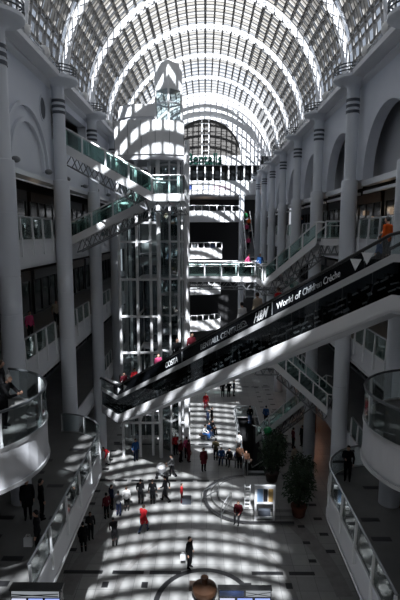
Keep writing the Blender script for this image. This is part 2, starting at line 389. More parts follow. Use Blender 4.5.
# ------------------------------------------------------------------ glass barrel vault
R, ZC = 10.0, 27.5; STEP = 1.3; NA = 36
ys = []
y = CY[-1]+1.3
while y > Y0-4: ys.append(y); y -= STEP
ys.reverse(); VY0, VY1 = ys[0], ys[-1]
def vp(r, a, y): return (r*math.cos(a), y, ZC+r*math.sin(a))
main = [19.5+BAY*k for k in range(-5, 8)]
b = MB(); b2 = MB()
def purlin(b, a, d, r0, r1, ya, yb):
    b.faces([vp(r0, a-d, ya), vp(r0, a+d, ya), vp(r1, a+d, ya), vp(r1, a-d, ya), vp(r0, a-d, yb), vp(r0, a+d, yb), vp(r1, a+d, yb), vp(r1, a-d, yb)],
            [(3,2,1,0),(4,5,6,7),(0,1,5,4),(1,2,6,5),(2,3,7,6),(3,0,4,7)])
edges = [VY0]+main+[VY1]
for i in range(NA+1):
    a = PI*i/NA; w = .12 if i % 6 else .20; d = (.08 if i % 6 else .11)/R
    wd = min(1.05, .40/max(.2, math.sin(a)))
    for ya, yb in zip(edges, edges[1:]):
        ye = yb-wd if yb in main else yb
        if ye-ya > .3: purlin(b, a, d, R-w, R+.05, ya+.07, ye)
        if yb in main: purlin(b2, a, .022/R, R-.03, R+.05, max(ye, ya+.07), yb-.05)
struct('ceiling_bars', b2, 'white', 'thin white glazing bars in the clear strips beside the arch ribs', 'roof bars')
struct('ceiling_purlins', b, 'bar', 'long dark glazing bars running down the vaulted roof', 'roof bars')
def arch_band(b, y, hw, r0, r1, n=NA):
    for i in range(n):
        a, c = PI*i/n, PI*(i+1)/n
        b.faces([vp(r0, a, y-hw), vp(r0, a, y+hw), vp(r1, a, y+hw), vp(r1, a, y-hw), vp(r0, c, y-hw), vp(r0, c, y+hw), vp(r1, c, y+hw), vp(r1, c, y-hw)],
                [(0,1,5,4),(1,2,6,5),(2,3,7,6),(3,0,4,7)])
b = MB()
for y in ys: arch_band(b, y, .035, R-.16, R+.04)
for y in ys[:-1]: arch_band(b, y+STEP/2, .022, R-.20, R-.14)
struct('ceiling_bars', b, 'rib', 'thin curved glazing ribs of the vaulted roof', 'roof bars')
for n_, y in enumerate(main):
    b = MB()
    arch_band(b, y, .07, R-.50, R-.05)
    for i in range(NA*2):
        a, c = PI*i/NA/2, PI*(i+1)/NA/2; f = 1 if i % 2 else -1
        b.bar(vp(R-(.28+.18*f), a, y-.09), vp(R-(.28-.18*f), c, y-.09), .06, .05)
    struct('ceiling_rib', b, 'white', 'white laced arch rib, %s of the roof from the viewpoint' % ['plainest', 'rearmost', 'fifth behind', 'hidden', 'near hidden', 'first', 'second', 'third', 'fourth', 'fifth', 'sixth', 'seventh', 'eighth'][n_], 'roof rib')
b = MB()
for i in range(NA):
    a, c = PI*i/NA, PI*(i+1)/NA
    b.faces([vp(R+.06, a, VY0), vp(R+.06, c, VY0), vp(R+.06, c, VY1), vp(R+.06, a, VY1)], [(0,1,2,3)])
struct('ceiling', b, 'roof_glass', 'curved glass panes of the barrel vault', 'roof')
b = MB(); d5 = PI/NA
for j in range(len(ys)-1):
    ym = (ys[j]+ys[j+1])/2
    near = min(abs(ym-m) for m in main)
    for i in range(3, NA-3):
        a = PI*i/NA
        lo = ys[j]+.05; hi = ys[j+1]-.05
        k = min(range(len(main)), key=lambda q: abs(ym-main[q])); m_ = main[k]
        wd = min(1.05, .40/max(.2, math.sin(a+d5/2)))
        if abs(ym-m_) < 1.2:                      # clear strip beside the arch rib
            if hi > m_ > lo:
                hi = m_-wd
            elif ym < m_: hi = min(hi, m_-wd)
        if hi-lo < .2: continue
        side = (i < 12 or NA-1-i < 10) and ym < 61            # blinds drawn almost shut low on both sides
        f0, f1 = a+.02*d5, a+.97*d5
        hi2 = lo+(hi-lo)*((.97 if side else (.57 if ym < 18 else .53 if ym < 52 else .48 if ym < 61 else .15))+.03*random.random())
        t0 = R-(.19 if side else .14); t1 = R-.08
        b.faces([vp(t0, f0, lo), vp(t0, f1, lo), vp(t1, f1, hi2), vp(t1, f0, hi2)], [(0,1,2,3)])
        if not side and ym < 34:      # added strip along one glazing bar, splits the sunlight into floor spots
            b.faces([vp(R-.07, a-.02*d5, hi2), vp(R-.07, a+.17*d5, hi2), vp(R-.07, a+.17*d5, hi), vp(R-.07, a-.02*d5, hi)], [(0,1,2,3)])
struct('ceiling_blinds', b, 'blind', 'rows of tilted pale sun blinds under the roof glass', 'roof blinds')
for s, nm in ((-1, 'left'), (1, 'right')):
    b = MB()
    for y in ys:
        if y > Y0: b.bar((s*10.0, y, 25.9), (s*10.0, y, 27.6), .12, .10)
        if y > Y0: b.bar((s*10.0, y, 26.0), (s*9.7, y, 29.8), .06, .06)
    b.bar((s*9.70, Y0, 29.8), (s*9.70, VY1, 29.8), .14, .14)
    struct('trim_6', b, 'bar', 'dark mullions of the clear glass strip over the %s cornice' % nm, 'mullions')
    b = MB(); b.faces([(s*10.06, Y0, 25.9), (s*10.06, VY1, 25.9), (s*10.06, VY1, 27.5), (s*10.06, Y0, 27.5)], [(0,1,2,3)])
    struct('window_1' if s < 0 else 'window_2', b, 'roof_glass', 'clear glass strip above the %s cornice' % nm, 'window')
# ------------------------------------------------------------------ balustrades
def smooth_z(p, z): return (p[0], p[1], z)
def balustrade(pts, z, label, group, every=1, out=(0, 0), side=0, glassm='green_glass', h=1.1, low=.75, name='glass_balustrade', railm='rail', endposts=True):
    mid = pts[len(pts)//2]; t = thing(name, label, 'balustrade', (mid[0], mid[1], z), group)
    P = [Vector((p[0], p[1], 0)) for p in pts]
    b = MB(); b.tube([(p.x, p.y, z+h) for p in P], .045, 8); b.build('handrail', railm, t, True)
    for i in range(0, len(P)-1, every):
        seg = P[i:min(i+every, len(P)-1)+1]
        a_ = seg[0]+(seg[1]-seg[0]).normalized()*.05; e_ = seg[-1]+(seg[-2]-seg[-1]).normalized()*.05
        pl = [a_]+seg[1:-1]+[e_]
        b = MB(); b.strip([(p.x, p.y) for p in pl], .016, z+.06, z+h-.05); b.build('glass_panel', glassm, t)
    for i in range(0, len(P), every):
        p = P[i]
        if out == 'curve' or out == (0, 0):
            d = (P[min(i+1, len(P)-1)]-P[max(i-1, 0)]).normalized(); n = Vector((d.y, -d.x, 0))*(side or 1)
        else: n = Vector((out[0], out[1], 0))
        q = p+n*.07
        b = MB()
        b.bar((q.x, q.y, z-low), (q.x, q.y, z+.15), .12, .12, (n.x, n.y, 0)) if low > 0 else None
        b.bar((q.x, q.y, z+.1), (p.x+n.x*.03, p.y+n.y*.03, z+h-.03), .09, .08, (n.x, n.y, 0))
        b.build('post', 'post', t)
    return t
def lerp_pts(a, c, n): return [(a[0]+(c[0]-a[0])*k/n, a[1]+(c[1]-a[1])*k/n) for k in range(n+1)]
G = 'gallery glass balustrades'
for s, nm in ((-1, 'left'), (1, 'right')):
    for k in range(3, len(CY)-1):
        y0, y1 = CY[k]+.6, CY[k+1]-.6
        if k == 3: y0 = 14.5
        Y_ = y0
        for z, lv in ((L3, 'top'), (L2, 'middle')):
            if z == L2 and k == 3: continue
            y0 = Y_
            if k == 3 and s > 0: y0 = 17.3
            if k == 5 and s > 0 and z == L2: y0 = 38.2
            if k == 4 and z == L3 and s < 0: y0_, y1_ = 32.5, y1
            elif k == 4 and z == L3 and s > 0: y0_, y1_ = 27.95, 29.4
            elif k == 4 and z == L2 and s > 0: y0_, y1_ = y0, y1
            else: y0_, y1_ = y0, y1
            n = max(1, round((y1_-y0_)/1.6))
            who = 'between the %s and %s %s columns' % (ORD[k-3], ORD[k-2], nm) if k > 3 else 'before the second %s column' % nm
            balustrade(lerp_pts((s*8.5, y0_), (s*8.5, y1_), n), z, 'glass balustrade with white posts on the %s gallery %s' % (lv, who), G, 1, (-s, 0))
    z = L2
    balustrade([(x-0*s, y) for x, y in (edgeL2_left if s < 0 else edgeL2_right)[1:-1]], L2, 'curved glass balustrade around the round middle bay on the %s' % nm, G, 4, 'curve', -1 if s < 0 else 1, 'clear_glass', 1.1, .9, railm='dkrail')
    balustrade(lerp_pts((s*8.5, 17.4), (s*8.5, 18.8), 1)+[] , L2, 'short glass balustrade linking the round bay to the %s column' % nm, G, 1, (-s, 0))
    balustrade(lerp_pts((s*8.5, 20.3), (s*8.5, CY[4]-.75), 4), L2, 'glass balustrade on the middle gallery between first and second %s columns' % nm, G, 1, (-s, 0))
    if s > 0: pts = lerp_pts((5.65, 12.8), (5.65, 20.1), 4)
    else: pts = lerp_pts((-5.65, 14.0), (-5.65, 24.1), 5)
    balustrade(pts, L1, 'long straight glass balustrade of the wide lowest gallery on the %s' % nm, G, 1, (-s, 0), 0, 'clear_glass', 1.1, .6)
    a = arc(-8.4, 24.1, 2.75, 0, PI/2, 9) if s < 0 else arc(8.4, 20.1, 2.75, PI, PI/2, 9)
    balustrade(a, L1, 'curved glass balustrade ending the wide lowest gallery on the %s' % nm, G, 3, 'curve', 1 if s < 0 else -1, 'clear_glass', 1.1, .6)
    for k in range(5, len(CY)-1):
        balustrade(lerp_pts((s*8.5, CY[k]+(.6 if k > 5 else 2.4 if s < 0 else 1.2)), (s*8.5, CY[k+1]-.6), 4), L1, 'glass balustrade on the lowest gallery between %s and %s %s columns' % (ORD[k-3], ORD[k-2], nm), G, 1, (-s, 0))
balustrade(lerp_pts((8.5, 23.0), (8.5, 26.5), 3), L1, 'short glass balustrade behind the rounded end of the lowest right gallery', G, 1, (-1, 0))
# ------------------------------------------------------------------ shopfronts deep in the galleries
for s, nm in ((-1, 'left'), (1, 'right')):
    for z, lv in ((0, 'ground floor'), (L1, 'lowest gallery'), (L2, 'middle gallery'), (L3, 'top gallery')):
        for k in range(3, 9):
            y0, y1 = CY[k]+.4, CY[k+1]-.4; x = s*12.8
            t = thing('shopfront', 'dark glazed shopfront on the %s behind the %s %s bay' % (lv, ORD[k-3], nm), 'shopfront', (x, (y0+y1)/2, z), 'gallery shopfronts')
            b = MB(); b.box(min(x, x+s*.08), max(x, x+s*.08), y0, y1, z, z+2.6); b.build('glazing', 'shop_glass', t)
            b = MB()
            for q in range(5):
                yy = y0+(y1-y0)*q/4; b.box(x-s*.02-.05, x-s*.02+.05, yy-.05, yy+.05, z, z+2.6)
            b.box(x-.08, x+.08, y0, y1, z, z+.15); b.build('frame', 'dkrail', t)
            b = MB(); b.box(x-.12, x+.12, y0, y1, z+2.6, z+3.3); b.build('header', 'darkwood' if (k+int(z)) % 2 else 'stripe', t)
            if s > 0 and z >= L2 and k < 6:
                b = MB()
                for q in range(3):
                    yy = y0+(y1-y0)*(.18+.3*q+.05*random.random()); zz = z+1.2+.7*random.random()
                    b.box(x-s*.16-.02, x-s*.16+.02, yy-.15-.3*random.random(), yy+.25, zz, zz+.25+.3*random.random())
                b.build('lit_display', 'shoplit', t)
    n = 0
    for z, lv in ((L2, 'middle'), (L3, 'top')):
        for k in range(3, 7):
            for q, yy in enumerate((CY[k]+2.2, CY[k]+5.6)):
                zc = z+5.55-1.25 if z < L3 else L4-.8
                b = MB(); b.lathe([(.02, 0), (.13, 0), (.13, .04), (.02, .04)], (s*11.0, yy, zc-.04), 12)
                tag(b.build('ceiling_downlight', 'lamp', None), 'round warm downlight over the %s %s gallery, %s bay, %s' % (lv, nm, ORD[k-3], 'nearer' if q == 0 else 'farther'), 'lamp', 'gallery downlights')
# free-standing square shop piers lit warm on the right top gallery
# ------------------------------------------------------------------ end wall
EY = Y1
def lunette_wall(b, y0, y1, x0, x1, z0, z1, cx, zc, r, top):
    n = 32; pts = [(cx-r*math.cos(PI*k/n), zc+r*math.sin(PI*k/n)) for k in range(n+1)]
    q = lambda P: b.plate([(x, y0, z) for x, z in P], (0, 1, 0), y1-y0)
    q([(x0, z0), (x1, z0), (x1, zc), (x0, zc)])
    out = [(cx-top*math.cos(PI*k/n), ZC+(top)*math.sin(PI*k/n)) for k in range(n+1)]
    for k in range(n): q([pts[k], pts[k+1], out[k+1], out[k]])
    q([(x0, zc), (pts[0][0], zc), out[0]]) ; q([(pts[-1][0], zc), (x1, zc), out[-1]])
b = MB(); lunette_wall(b, EY, EY+.5, -10, 10, 27.5, 27.5, 0, 28.7, 5.7, 9.9)
b.box(-10, 10, EY, EY+.5, 27.5, 28.7)
struct('wall_end', b, 'white', 'white arched gable wall at the far end under the vault', 'wall')
b = MB(); n = 32
for k in range(n):
    P = [(5.7, k), (5.7, k+1), (5.45, k+1), (5.45, k)]
    b.plate([(r_*math.cos(PI*q/n), EY-.25, 28.7+r_*math.sin(PI*q/n)) for r_, q in P], (0, 1, 0), .7)
for k in range(n):
    P = [(8.6, k), (8.6, k+1), (8.3, k+1), (8.3, k)]
    b.plate([(r_*math.cos(PI*q/n), EY-.35, 28.0+r_*math.sin(PI*q/n)) for r_, q in P], (0, 1, 0), .35)
struct('trim_7', b, 'white', 'white raised mouldings around the end lunette', 'trim')
b = MB(); b.plate([(5.7*math.cos(PI*k/n), EY+.12, 28.7+5.7*math.sin(PI*k/n)) for k in range(n+1)], (0, 1, 0), .1)
w = struct('window_3', b, 'shop_glass', 'dark half-round lunette window in the end wall', 'window')
w.data.materials[0] = colmat('lunette_panel', (.075, .07, .066), .5)
b = MB()
for k in range(-7, 8):
    x = k*.75; hh = math.sqrt(max(0, 5.7**2-x*x))
    if hh > .3: b.bar((x, EY+.08, 28.7), (x, EY+.08, 28.7+hh), .05, .05)
for k in range(1, 8):
    z = k*.75; ww = math.sqrt(max(0, 5.7**2-z*z)); b.bar((-ww, EY+.08, 28.7+z), (ww, EY+.08, 28.7+z), .05, .05)
b.build('glazing_bars', 'bar', w)
t = thing('roof_access_ladder', 'pale twin-post ladder frame standing before the end lunette', 'ladder', (.1, EY-.1, 28.7))
for x in (-.5, .55):
    b = MB(); b.bar((x, EY-.1, 28.7), (x, EY-.1, 33.9), .14, .14); b.build('rail', 'white', t)
for q in range(6):
    b = MB(); b.bar((-.5, EY-.1, 29.5+q*.8), (.55, EY-.1, 29.5+q*.8), .1, .1); b.build('rung', 'white', t)
# upper band with the window row
b = MB(); b.box(-8.45, 8.45, EY-.6, EY, 27.3, 28.7); b.box(-8.45, 8.45, EY-.6, EY, 22.9, 25.0)
struct('wall_end', b, 'white', 'white wall bands above and below the far window row', 'wall')
b = MB(); b.box(-8.45, 8.45, EY-.05, EY+.1, 25.0, 27.3); struct('window_4', b, 'shop_glass', 'row of dark windows across the end wall', 'window')
b = MB()
for x in [-8.4+1.2*k for k in range(15)]: b.box(x-.09, x+.09, EY-.45, EY-.05, 25.0, 27.3)
struct('trim_8', b, 'white', 'white mullions between the dark end windows', 'mullions')
t = thing('shop_sign', 'large green serif shop name over the far window row', 'sign', (.5, EY-.7, 27.38))
text_mesh('lettering', 'Bentalls', 2.35, (-2.75, EY-.72, 27.45), (1, 0, 0), (0, 0, 1), 'greenletter', t, .06, 5.3, .014)
b = MB(); b.bar((-2.8, EY-.66, 27.38), (2.5, EY-.66, 27.38), .06, .06); b.build('mounting_rail', 'greenletter', t)
t = thing('wall_sign', 'small white sign with a blue square emblem under the end windows', 'sign', (-2.1, EY-.62, 23.6))
b = MB(); b.box(-2.9, -.9, EY-.66, EY-.6, 23.55, 24.5); b.build('board', 'white', t)
b = MB(); b.box(-2.7, -2.0, EY-.69, EY-.66, 23.65, 24.4); b.build('emblem', colmat('sign_blue', (.02, .06, .25)), t)
b = MB(); b.box(1.2, 4.0, EY-.66, EY-.6, 23.65, 24.35); o = tag(b.build('banner_sign', colmat('banner_pale', (.72, .60, .66))), 'pale pink banner strip under the end windows', 'banner')
b = MB(); b.box(-.3, 1.1, EY-.66, EY-.6, 23.7, 24.3); o = tag(b.build('banner_sign', colmat('banner_grey', (.5, .52, .62))), 'pale blue-grey banner strip under the end windows', 'banner')
# dark store interior behind the half-level galleries
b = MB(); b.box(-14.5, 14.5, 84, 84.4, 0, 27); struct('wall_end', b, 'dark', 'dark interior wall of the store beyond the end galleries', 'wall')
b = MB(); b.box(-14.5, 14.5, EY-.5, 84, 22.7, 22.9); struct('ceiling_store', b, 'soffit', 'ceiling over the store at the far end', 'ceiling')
GE = 'end gallery balustrades'
def front(x0, x1, yb, d, n=12): return [(x0+(x1-x0)*k/n, yb-d*math.sin(PI*k/n)) for k in range(n+1)]
for z, lv, x0, x1, d in ((H3, 'topmost', -8.45, 5.2, 1.2), (H2, 'third', -8.45, 2.6, 1.0), (H1, 'second', -8.45, 2.4, 1.2), (H0, 'lowest', -8.45, 2.4, 2.2)):
    f = front(x0, x1, EY-1.5, d)
    b = MB(); b.prism([(-8.45, 84), (-8.45, EY-1.5)]+f[1:]+[(x1, 84)], z-.55, z)
    struct('floor', b, 'gfloor', 'floor slab of the %s curved gallery at the far end' % lv, 'gallery')
    b = MB(); b.strip(f, .18, z-.7, z+.95)
    struct('wall_parapet', b, 'white', 'white curved parapet of the %s far end gallery' % lv, 'parapet', True)
    t = thing('parapet_railing', 'post and rail screen along the %s curved far end gallery' % lv, 'railing', (f[6][0], f[6][1], z+.95), GE)
    b = MB(); b.tube([(p[0], p[1], z+1.75) for p in f], .05, 6); b.build('handrail', 'satin', t)
    for p in f: 
        b = MB(); b.bar((p[0], p[1], z+.93), (p[0], p[1], z+1.75), .12, .12); b.build('post', 'white', t)
    b = MB(); b.strip(f, .02, z+.97, z+1.7); b.build('glass_panel', 'clear_glass', t)
# fluted white end piers and the far escalator bank
for x, h in ((5.6, 22.7), (8.1, 22.7)):
    b = MB(); b.lathe([(.42, 0), (.42, h)], (x, EY-1.2, 0), 20); struct('column', b, 'column', 'slim far end pier %s the far escalators' % ('left of' if x < 6 else 'right of'), 'column', True)
# ------------------------------------------------------------------ generic stair or escalator flight
def flight(name, label, cat, a, c, w, group=None, mat_side='white', glassm='green_glass', steps=True, truss=True, hr=1.0, nseg=4):
    a, c = Vector(a), Vector(c); d = c-a; u = Vector((d.x, d.y, 0)).normalized(); n = Vector((-u.y, u.x, 0)); up = Vector((0, 0, 1))
    t = thing(name, label, cat, a, group); k = d.normalized(); nrm = n.cross(k); nrm = nrm if nrm.z > 0 else -nrm
    for sg in (-1, 1):
        o = n*(sg*w/2)
        b = MB(); b.plate([a+o+up*(-.42), c+o+up*(-.42), c+o+up*.10, a+o+up*.10], n*sg, .10); b.build('stringer', mat_side, t)
        b = MB(); P = [a+o-u*.5+up*hr, a+o+up*hr, c+o+up*(hr), c+o+u*.5+up*hr]; b.tube(P, .05, 8); b.build('handrail', 'satin', t, True)
        for q in range(nseg):
            p0, p1 = a+d*(q/nseg)+o, a+d*((q+1)/nseg)+o
            e = (p1-p0).normalized()*.05
            b = MB(); b.plate([p0+e+up*.12, p1-e+up*.12, p1-e+up*(hr-.05), p0+e+up*(hr-.05)], n*sg, .014); b.build('glass_panel', glassm, t)
        for q in range(nseg+1):
            p = a+d*(q/nseg)+o+n*sg*.06
            b = MB(); b.bar(p+up*(-.30), p+up*(hr-.03), .09, .07, n); b.build('post', 'post', t)
    if steps:
        b = MB(); m = max(6, int(d.z/.18))
        for q in range(m):
            p = a+d*(q/m); f = d.length/m
            b.plate([p-n*w/2+up*.0, p+n*w/2+up*.0, p+n*w/2+u*(Vector((d.x, d.y, 0)).length/m+.03), p-n*w/2+u*(Vector((d.x, d.y, 0)).length/m+.03)], up, d.z/m)
        b.build('treads', 'truss', t)
    b = MB(); b.plate([a-n*w/2+up*(-.2), a+n*w/2+up*(-.2), c+n*w/2+up*(-.2), c-n*w/2+up*(-.2)], up, .08); b.build('soffit_plate', 'fascia', t)
    if truss:
        b = MB(); m = 7
        for sg in (-1, 1):
            o = n*(sg*(w/2-.15)); lo = up*(-1.05); hi = up*(-.35)
            b.bar(a+o+d*.06+lo, c+o-d*.06+lo, .08, .08)
            for q in range(m):
                p0, p1 = a+o+d*(.06+.88*q/m), a+o+d*(.06+.88*(q+1)/m)
                b.bar(p0+lo, (p0+p1)/2+hi, .05, .05); b.bar((p0+p1)/2+hi, p1+lo, .05, .05)
        for q in range(m+1):
            pc = a+d*(.06+.88*q/m)-up*1.05; b.bar(pc-n*(w/2-.15), pc+n*(w/2-.15), .05, .05)
        b.build('lattice_truss', 'truss', t)
    return t
SG = 'glass-sided stair flights'
flight('staircase', 'glass-sided stair dropping from the highest left opening to the lift landing', 'staircase', (-3.1, 29.3, H3), (-8.4, 29.3, L4), 1.5, SG)
flight('staircase', 'glass-sided stair rising from the left top gallery to the lift landing', 'staircase', (-8.5, 31.4, L3), (-3.1, 31.4, H3), 1.5, SG)
flight('staircase', 'glass-sided stair dropping from the right top gallery to the high bridge', 'staircase', (4.7, 33.6, H2), (7.5, 30.8, L3), 1.5, SG)

flight('staircase', 'glass-sided stair dropping from the high bridge to the right middle gallery', 'staircase', (8.5, 37.0, L2), (5.0, 35.6, H2), 1.5, SG)
flight('staircase', 'glass-sided stair rising from the right lowest gallery to the low landing', 'staircase', (8.5, 31.4, L1), (5.1, 33.2, H1), 1.5, SG)
flight('staircase', 'glass-sided stair climbing from the ground floor to the right lowest gallery', 'staircase', (4.9, 38.9, 0), (8.6, 34.6, L1), 1.4, SG)
def landing(name, label, x0, x1, y0, y1, z, rails, group='stair landings'):
    t = thing(name, label, 'landing' if 'landing' in name else 'bridge', ((x0+x1)/2, (y0+y1)/2, z-.45), group)
    b = MB(); b.box(x0, x1, y0, y1, z-.42, z); b.build('deck', 'white', t)
    b = MB(); b.box(x0, x1, y0, y1, z, z+.02); b.build('deck_floor', 'gfloor', t)
    for p, q in rails:
        p, q = Vector((*p, 0)), Vector((*q, 0)); L = (q-p).length; m = max(1, round(L/1.3)); dd = (q-p).normalized()
        b = MB(); b.tube([p+Vector((0,0,z+1.05)), q+Vector((0,0,z+1.05))], .045, 8); b.build('handrail', 'satin', t, True)
        b = MB(); b.tube([p+Vector((0,0,z+.78)), q+Vector((0,0,z+.78))], .02, 6); b.build('mid_rail', 'satin', t, True)
        for k in range(m):
            e = .05
            b = MB(); a_, c_ = p+(q-p)*(k/m)+dd*e, p+(q-p)*((k+1)/m)-dd*e; b.strip([(a_.x, a_.y), (c_.x, c_.y)], .014, z+.06, z+1.0); b.build('glass_panel', 'green_glass', t)
        for k in range(m+1):
            r = p+(q-p)*(k/m); b = MB(); b.bar((r.x, r.y, z-.2), (r.x, r.y, z+1.04), .08, .08); b.build('post', 'post', t)
    b = MB(); m = max(3, int((x1-x0)/.9))
    for yy in (y0+.2, y1-.2):
        b.bar((x0+.1, yy, z-1.0), (x1-.1, yy, z-1.0), .08, .08)
        for k in range(m):
            xa, xb = x0+(x1-x0)*k/m, x0+(x1-x0)*(k+1)/m
            b.bar((xa, yy, z-1.0), ((xa+xb)/2, yy, z-.42), .05, .05); b.bar(((xa+xb)/2, yy, z-.42), (xb, yy, z-1.0), .05, .05)
    for k in range(m+1): b.bar((x0+.1+(x1-x0-.2)*k/m, y0+.2, z-1.0), (x0+.1+(x1-x0-.2)*k/m, y1-.2, z-1.0), .05, .05)
    b.build('lattice_truss', 'truss', t)
    return t
landing('stair_landing', 'upper glass-railed landing where the left stairs meet the lift tower', -3.1, -1.2, 28.4, 34.6, H3, [((-3.05, 28.45), (-1.25, 28.45)), ((-1.25, 28.45), (-1.25, 34.6)), ((-3.05, 32.3), (-3.05, 34.6))])
landing('stair_landing', 'small glass-railed deck joining the right stair to the top gallery', 7.3, 8.6, 29.6, 31.4, L3, [((7.35, 29.65), (8.5, 29.65))])
landing('footbridge', 'long glass-railed footbridge from the lift tower to the right stairs', -1.4, 5.0, 36.4, 38.6, H2, [((-1.3, 36.45), (3.8, 36.45)), ((-1.3, 38.5), (5.0, 38.5))], None)
landing('stair_landing', 'white glass-railed landing at the right end of the footbridge', 3.9, 5.3, 33.0, 36.4, H2, [((3.95, 33.0), (3.95, 36.4)), ((3.95, 33.05), (4.4, 33.05))])
landing('stair_landing', 'low truss landing under the crossing escalator on the right', 3.5, 5.2, 32.4, 34.2, H1, [((3.55, 32.45), (5.0, 32.45)), ((3.55, 32.45), (3.55, 34.1))])
# ------------------------------------------------------------------ lift tower
TX0, TX1, TY0, TY1 = -6.3, -1.4, 35.0, 38.4
t = thing('lift_tower', 'tall white steel and glass lift tower with faceted glass head', 'lift tower', ((TX0+TX1)/2, (TY0+TY1)/2, 0))
oc = (-2.65, 36.2); orad = .92
octp = [(oc[0]+orad*math.cos(-PI/2+.08+PI/2*k), oc[1]+orad*math.sin(-PI/2+.08+PI/2*k)) for k in range(4)]
posts = [(-6.25, TY0, 22.6), (-5.55, TY0+.6, 22.6), (-4.95, TY0, 25), (-4.0, TY0+.3, 22.6), (-3.35, TY0-.1, 24), (-1.9, TY0, 22.6), (-1.4, TY0+.2, 22.6), (-6.3, TY1, 25), (-4.95, TY1, 25), (-3.3, TY1, 25), (-1.4, TY1, 24.2)]
for x, y, h in posts:
    r = .15 if x in (-6.3, -3.35) else (.19 if x == -1.4 else .11)
    b = MB(); b.tube([(x, y, 0), (x, y, h)], r, 10); b.build('post', 'white', t, True)
for x, y in octp:
    b = MB(); b.tube([(x, y, 0), (x, y, 27.4)], .075, 8); b.build('post', 'white', t, True)
z = 2.75
while z < 26:
    b = MB(); P = [(p[0], p[1], z) for p in octp]
    for k in range(4): b.bar(P[k], P[(k+1) % 4], .09, .14)
    b.build('ring_beam', 'white', t)
    if z < 22:
        b = MB(); b.bar((TX0, TY0, z), (-3.35, TY0, z), .10, .16); b.bar((TX0, TY0, z), (TX0, TY1, z), .10, .16); b.bar((TX0, TY1, z), (TX1, TY1, z), .1, .16); b.bar((-1.9, TY0, z), (TX1, TY0+.2, z), .1, .14); b.bar((-4.95, TY0, z), (-4.95, TY1, z), .1, .14)
        b.build('cross_beam', 'white', t)
    z += 2.75
for k in range(4):
    p, q = octp[k], octp[(k+1) % 4]
    b = MB(); b.strip([p, q], .012, .3, 27.3); b.build('shaft_glass', 'clear_glass', t)
b = MB(); b.strip([(-6.2, TY0+.05), (-5.0, TY0+.05)], .012, .3, 22); b.build('shaft_glass', 'clear_glass', t)
b = MB(); b.strip([(-6.25, TY1-.1), (-1.45, TY1-.1)], .012, .3, 22); b.build('shaft_glass', 'dark_glass', t)
b = MB()   # faceted white cap with a raised ridge
b.lathe([(.97, 27.2), (.99, 27.25), (.99, 29.0), (.02, 29.45)], (oc[0], oc[1], 0), 4, -PI/2+.08, 1.5*PI+.08); b.build('cap', 'white', t)
b = MB()
for z in (24.9, 26.3): 
    for k in range(4): b.bar((*octp[k], z), (*octp[(k+1) % 4], z), .06, .1)
b.build('head_ring', 'satin', t)
cpts = [(-6.35+4.85*k/10, TY0-.15-.55*math.sin(PI*k/10)) for k in range(11)]
b = MB(); b.strip(cpts, .14, 22.55, 24.85); b.build('curved_parapet', 'white', t, False)
b = MB()
for k in range(0, 11, 2): b.bar((cpts[k][0], cpts[k][1]-.09, 22.6), (cpts[k][0], cpts[k][1]-.09, 24.8), .03, .02)
b.build('panel_joint', 'truss', t)
b = MB(); b.prism([(-6.35, TY1)]+cpts+[(-1.5, TY1)], 22.2, 22.55); b.build('lobby_floor', 'fascia', t)
b = MB(); b.strip([(-6.4, 37.2), (-5.6, 36.4), (-3.6, 36.2)], .14, 25.5, 26.35); b.build('upper_parapet', 'white', t)
b = MB(); b.prism([(-6.4, 37.2), (-5.6, 36.4), (-3.7, 36.2), (-3.7, 38.4), (-6.4, 38.4)], 25.3, 25.5); b.build('upper_floor', 'fascia', t)
for z in (H3, H2, H1, H0):
    b = MB(); b.prism([(-4.9, 37.3), (-1.2, 37.3), (-1.2, TY1), (-4.9, TY1)], z-.3, z); b.build('lobby_floor', 'fascia', t)
def lift_car(label, x, y, z, oct_=False):
    c = thing('lift_car', label, 'lift', (x, y, z), 'lift cars')
    w = .62
    b = MB(); b.box(x-w, x+w, y-.6, y+.6, z, z+.15); b.build('car_floor', 'truss', c)
    b = MB(); b.box(x-w, x+w, y-.6, y+.6, z+2.3, z+2.45); b.build('car_roof', 'satin', c)
    b = MB(); b.box(x-w, x+w, y+.5, y+.58, z+.15, z+2.3); b.build('back_wall', 'white', c)
    b = MB(); b.strip([(x-w, y-.58), (x+w, y-.58)], .02, z+.2, z+2.25); b.build('front_glass', 'clear_glass', c)
    b = MB()
    for sx in (-1, 1): b.box(x+sx*w-.04, x+sx*w+.04, y-.6, y-.52, z+.15, z+2.3)
    b.build('door_frame', 'steel', c)
    b = MB(); b.box(x-w, x+w, y-.55, y+.55, z-.75, z-.15); b.box(x-.05, x+.05, y-.05, y+.05, z-.2, z); b.build('machinery_box', 'truss', c)
lift_car('white-backed lift car high in the middle shaft', -4.2, 36.1, 15.5)
lift_car('lift car standing low in the left shaft', -5.62, 36.3, 5.0)
lift_car('lift car inside the faceted glass shaft', -2.65, 36.2, 10.2, True)
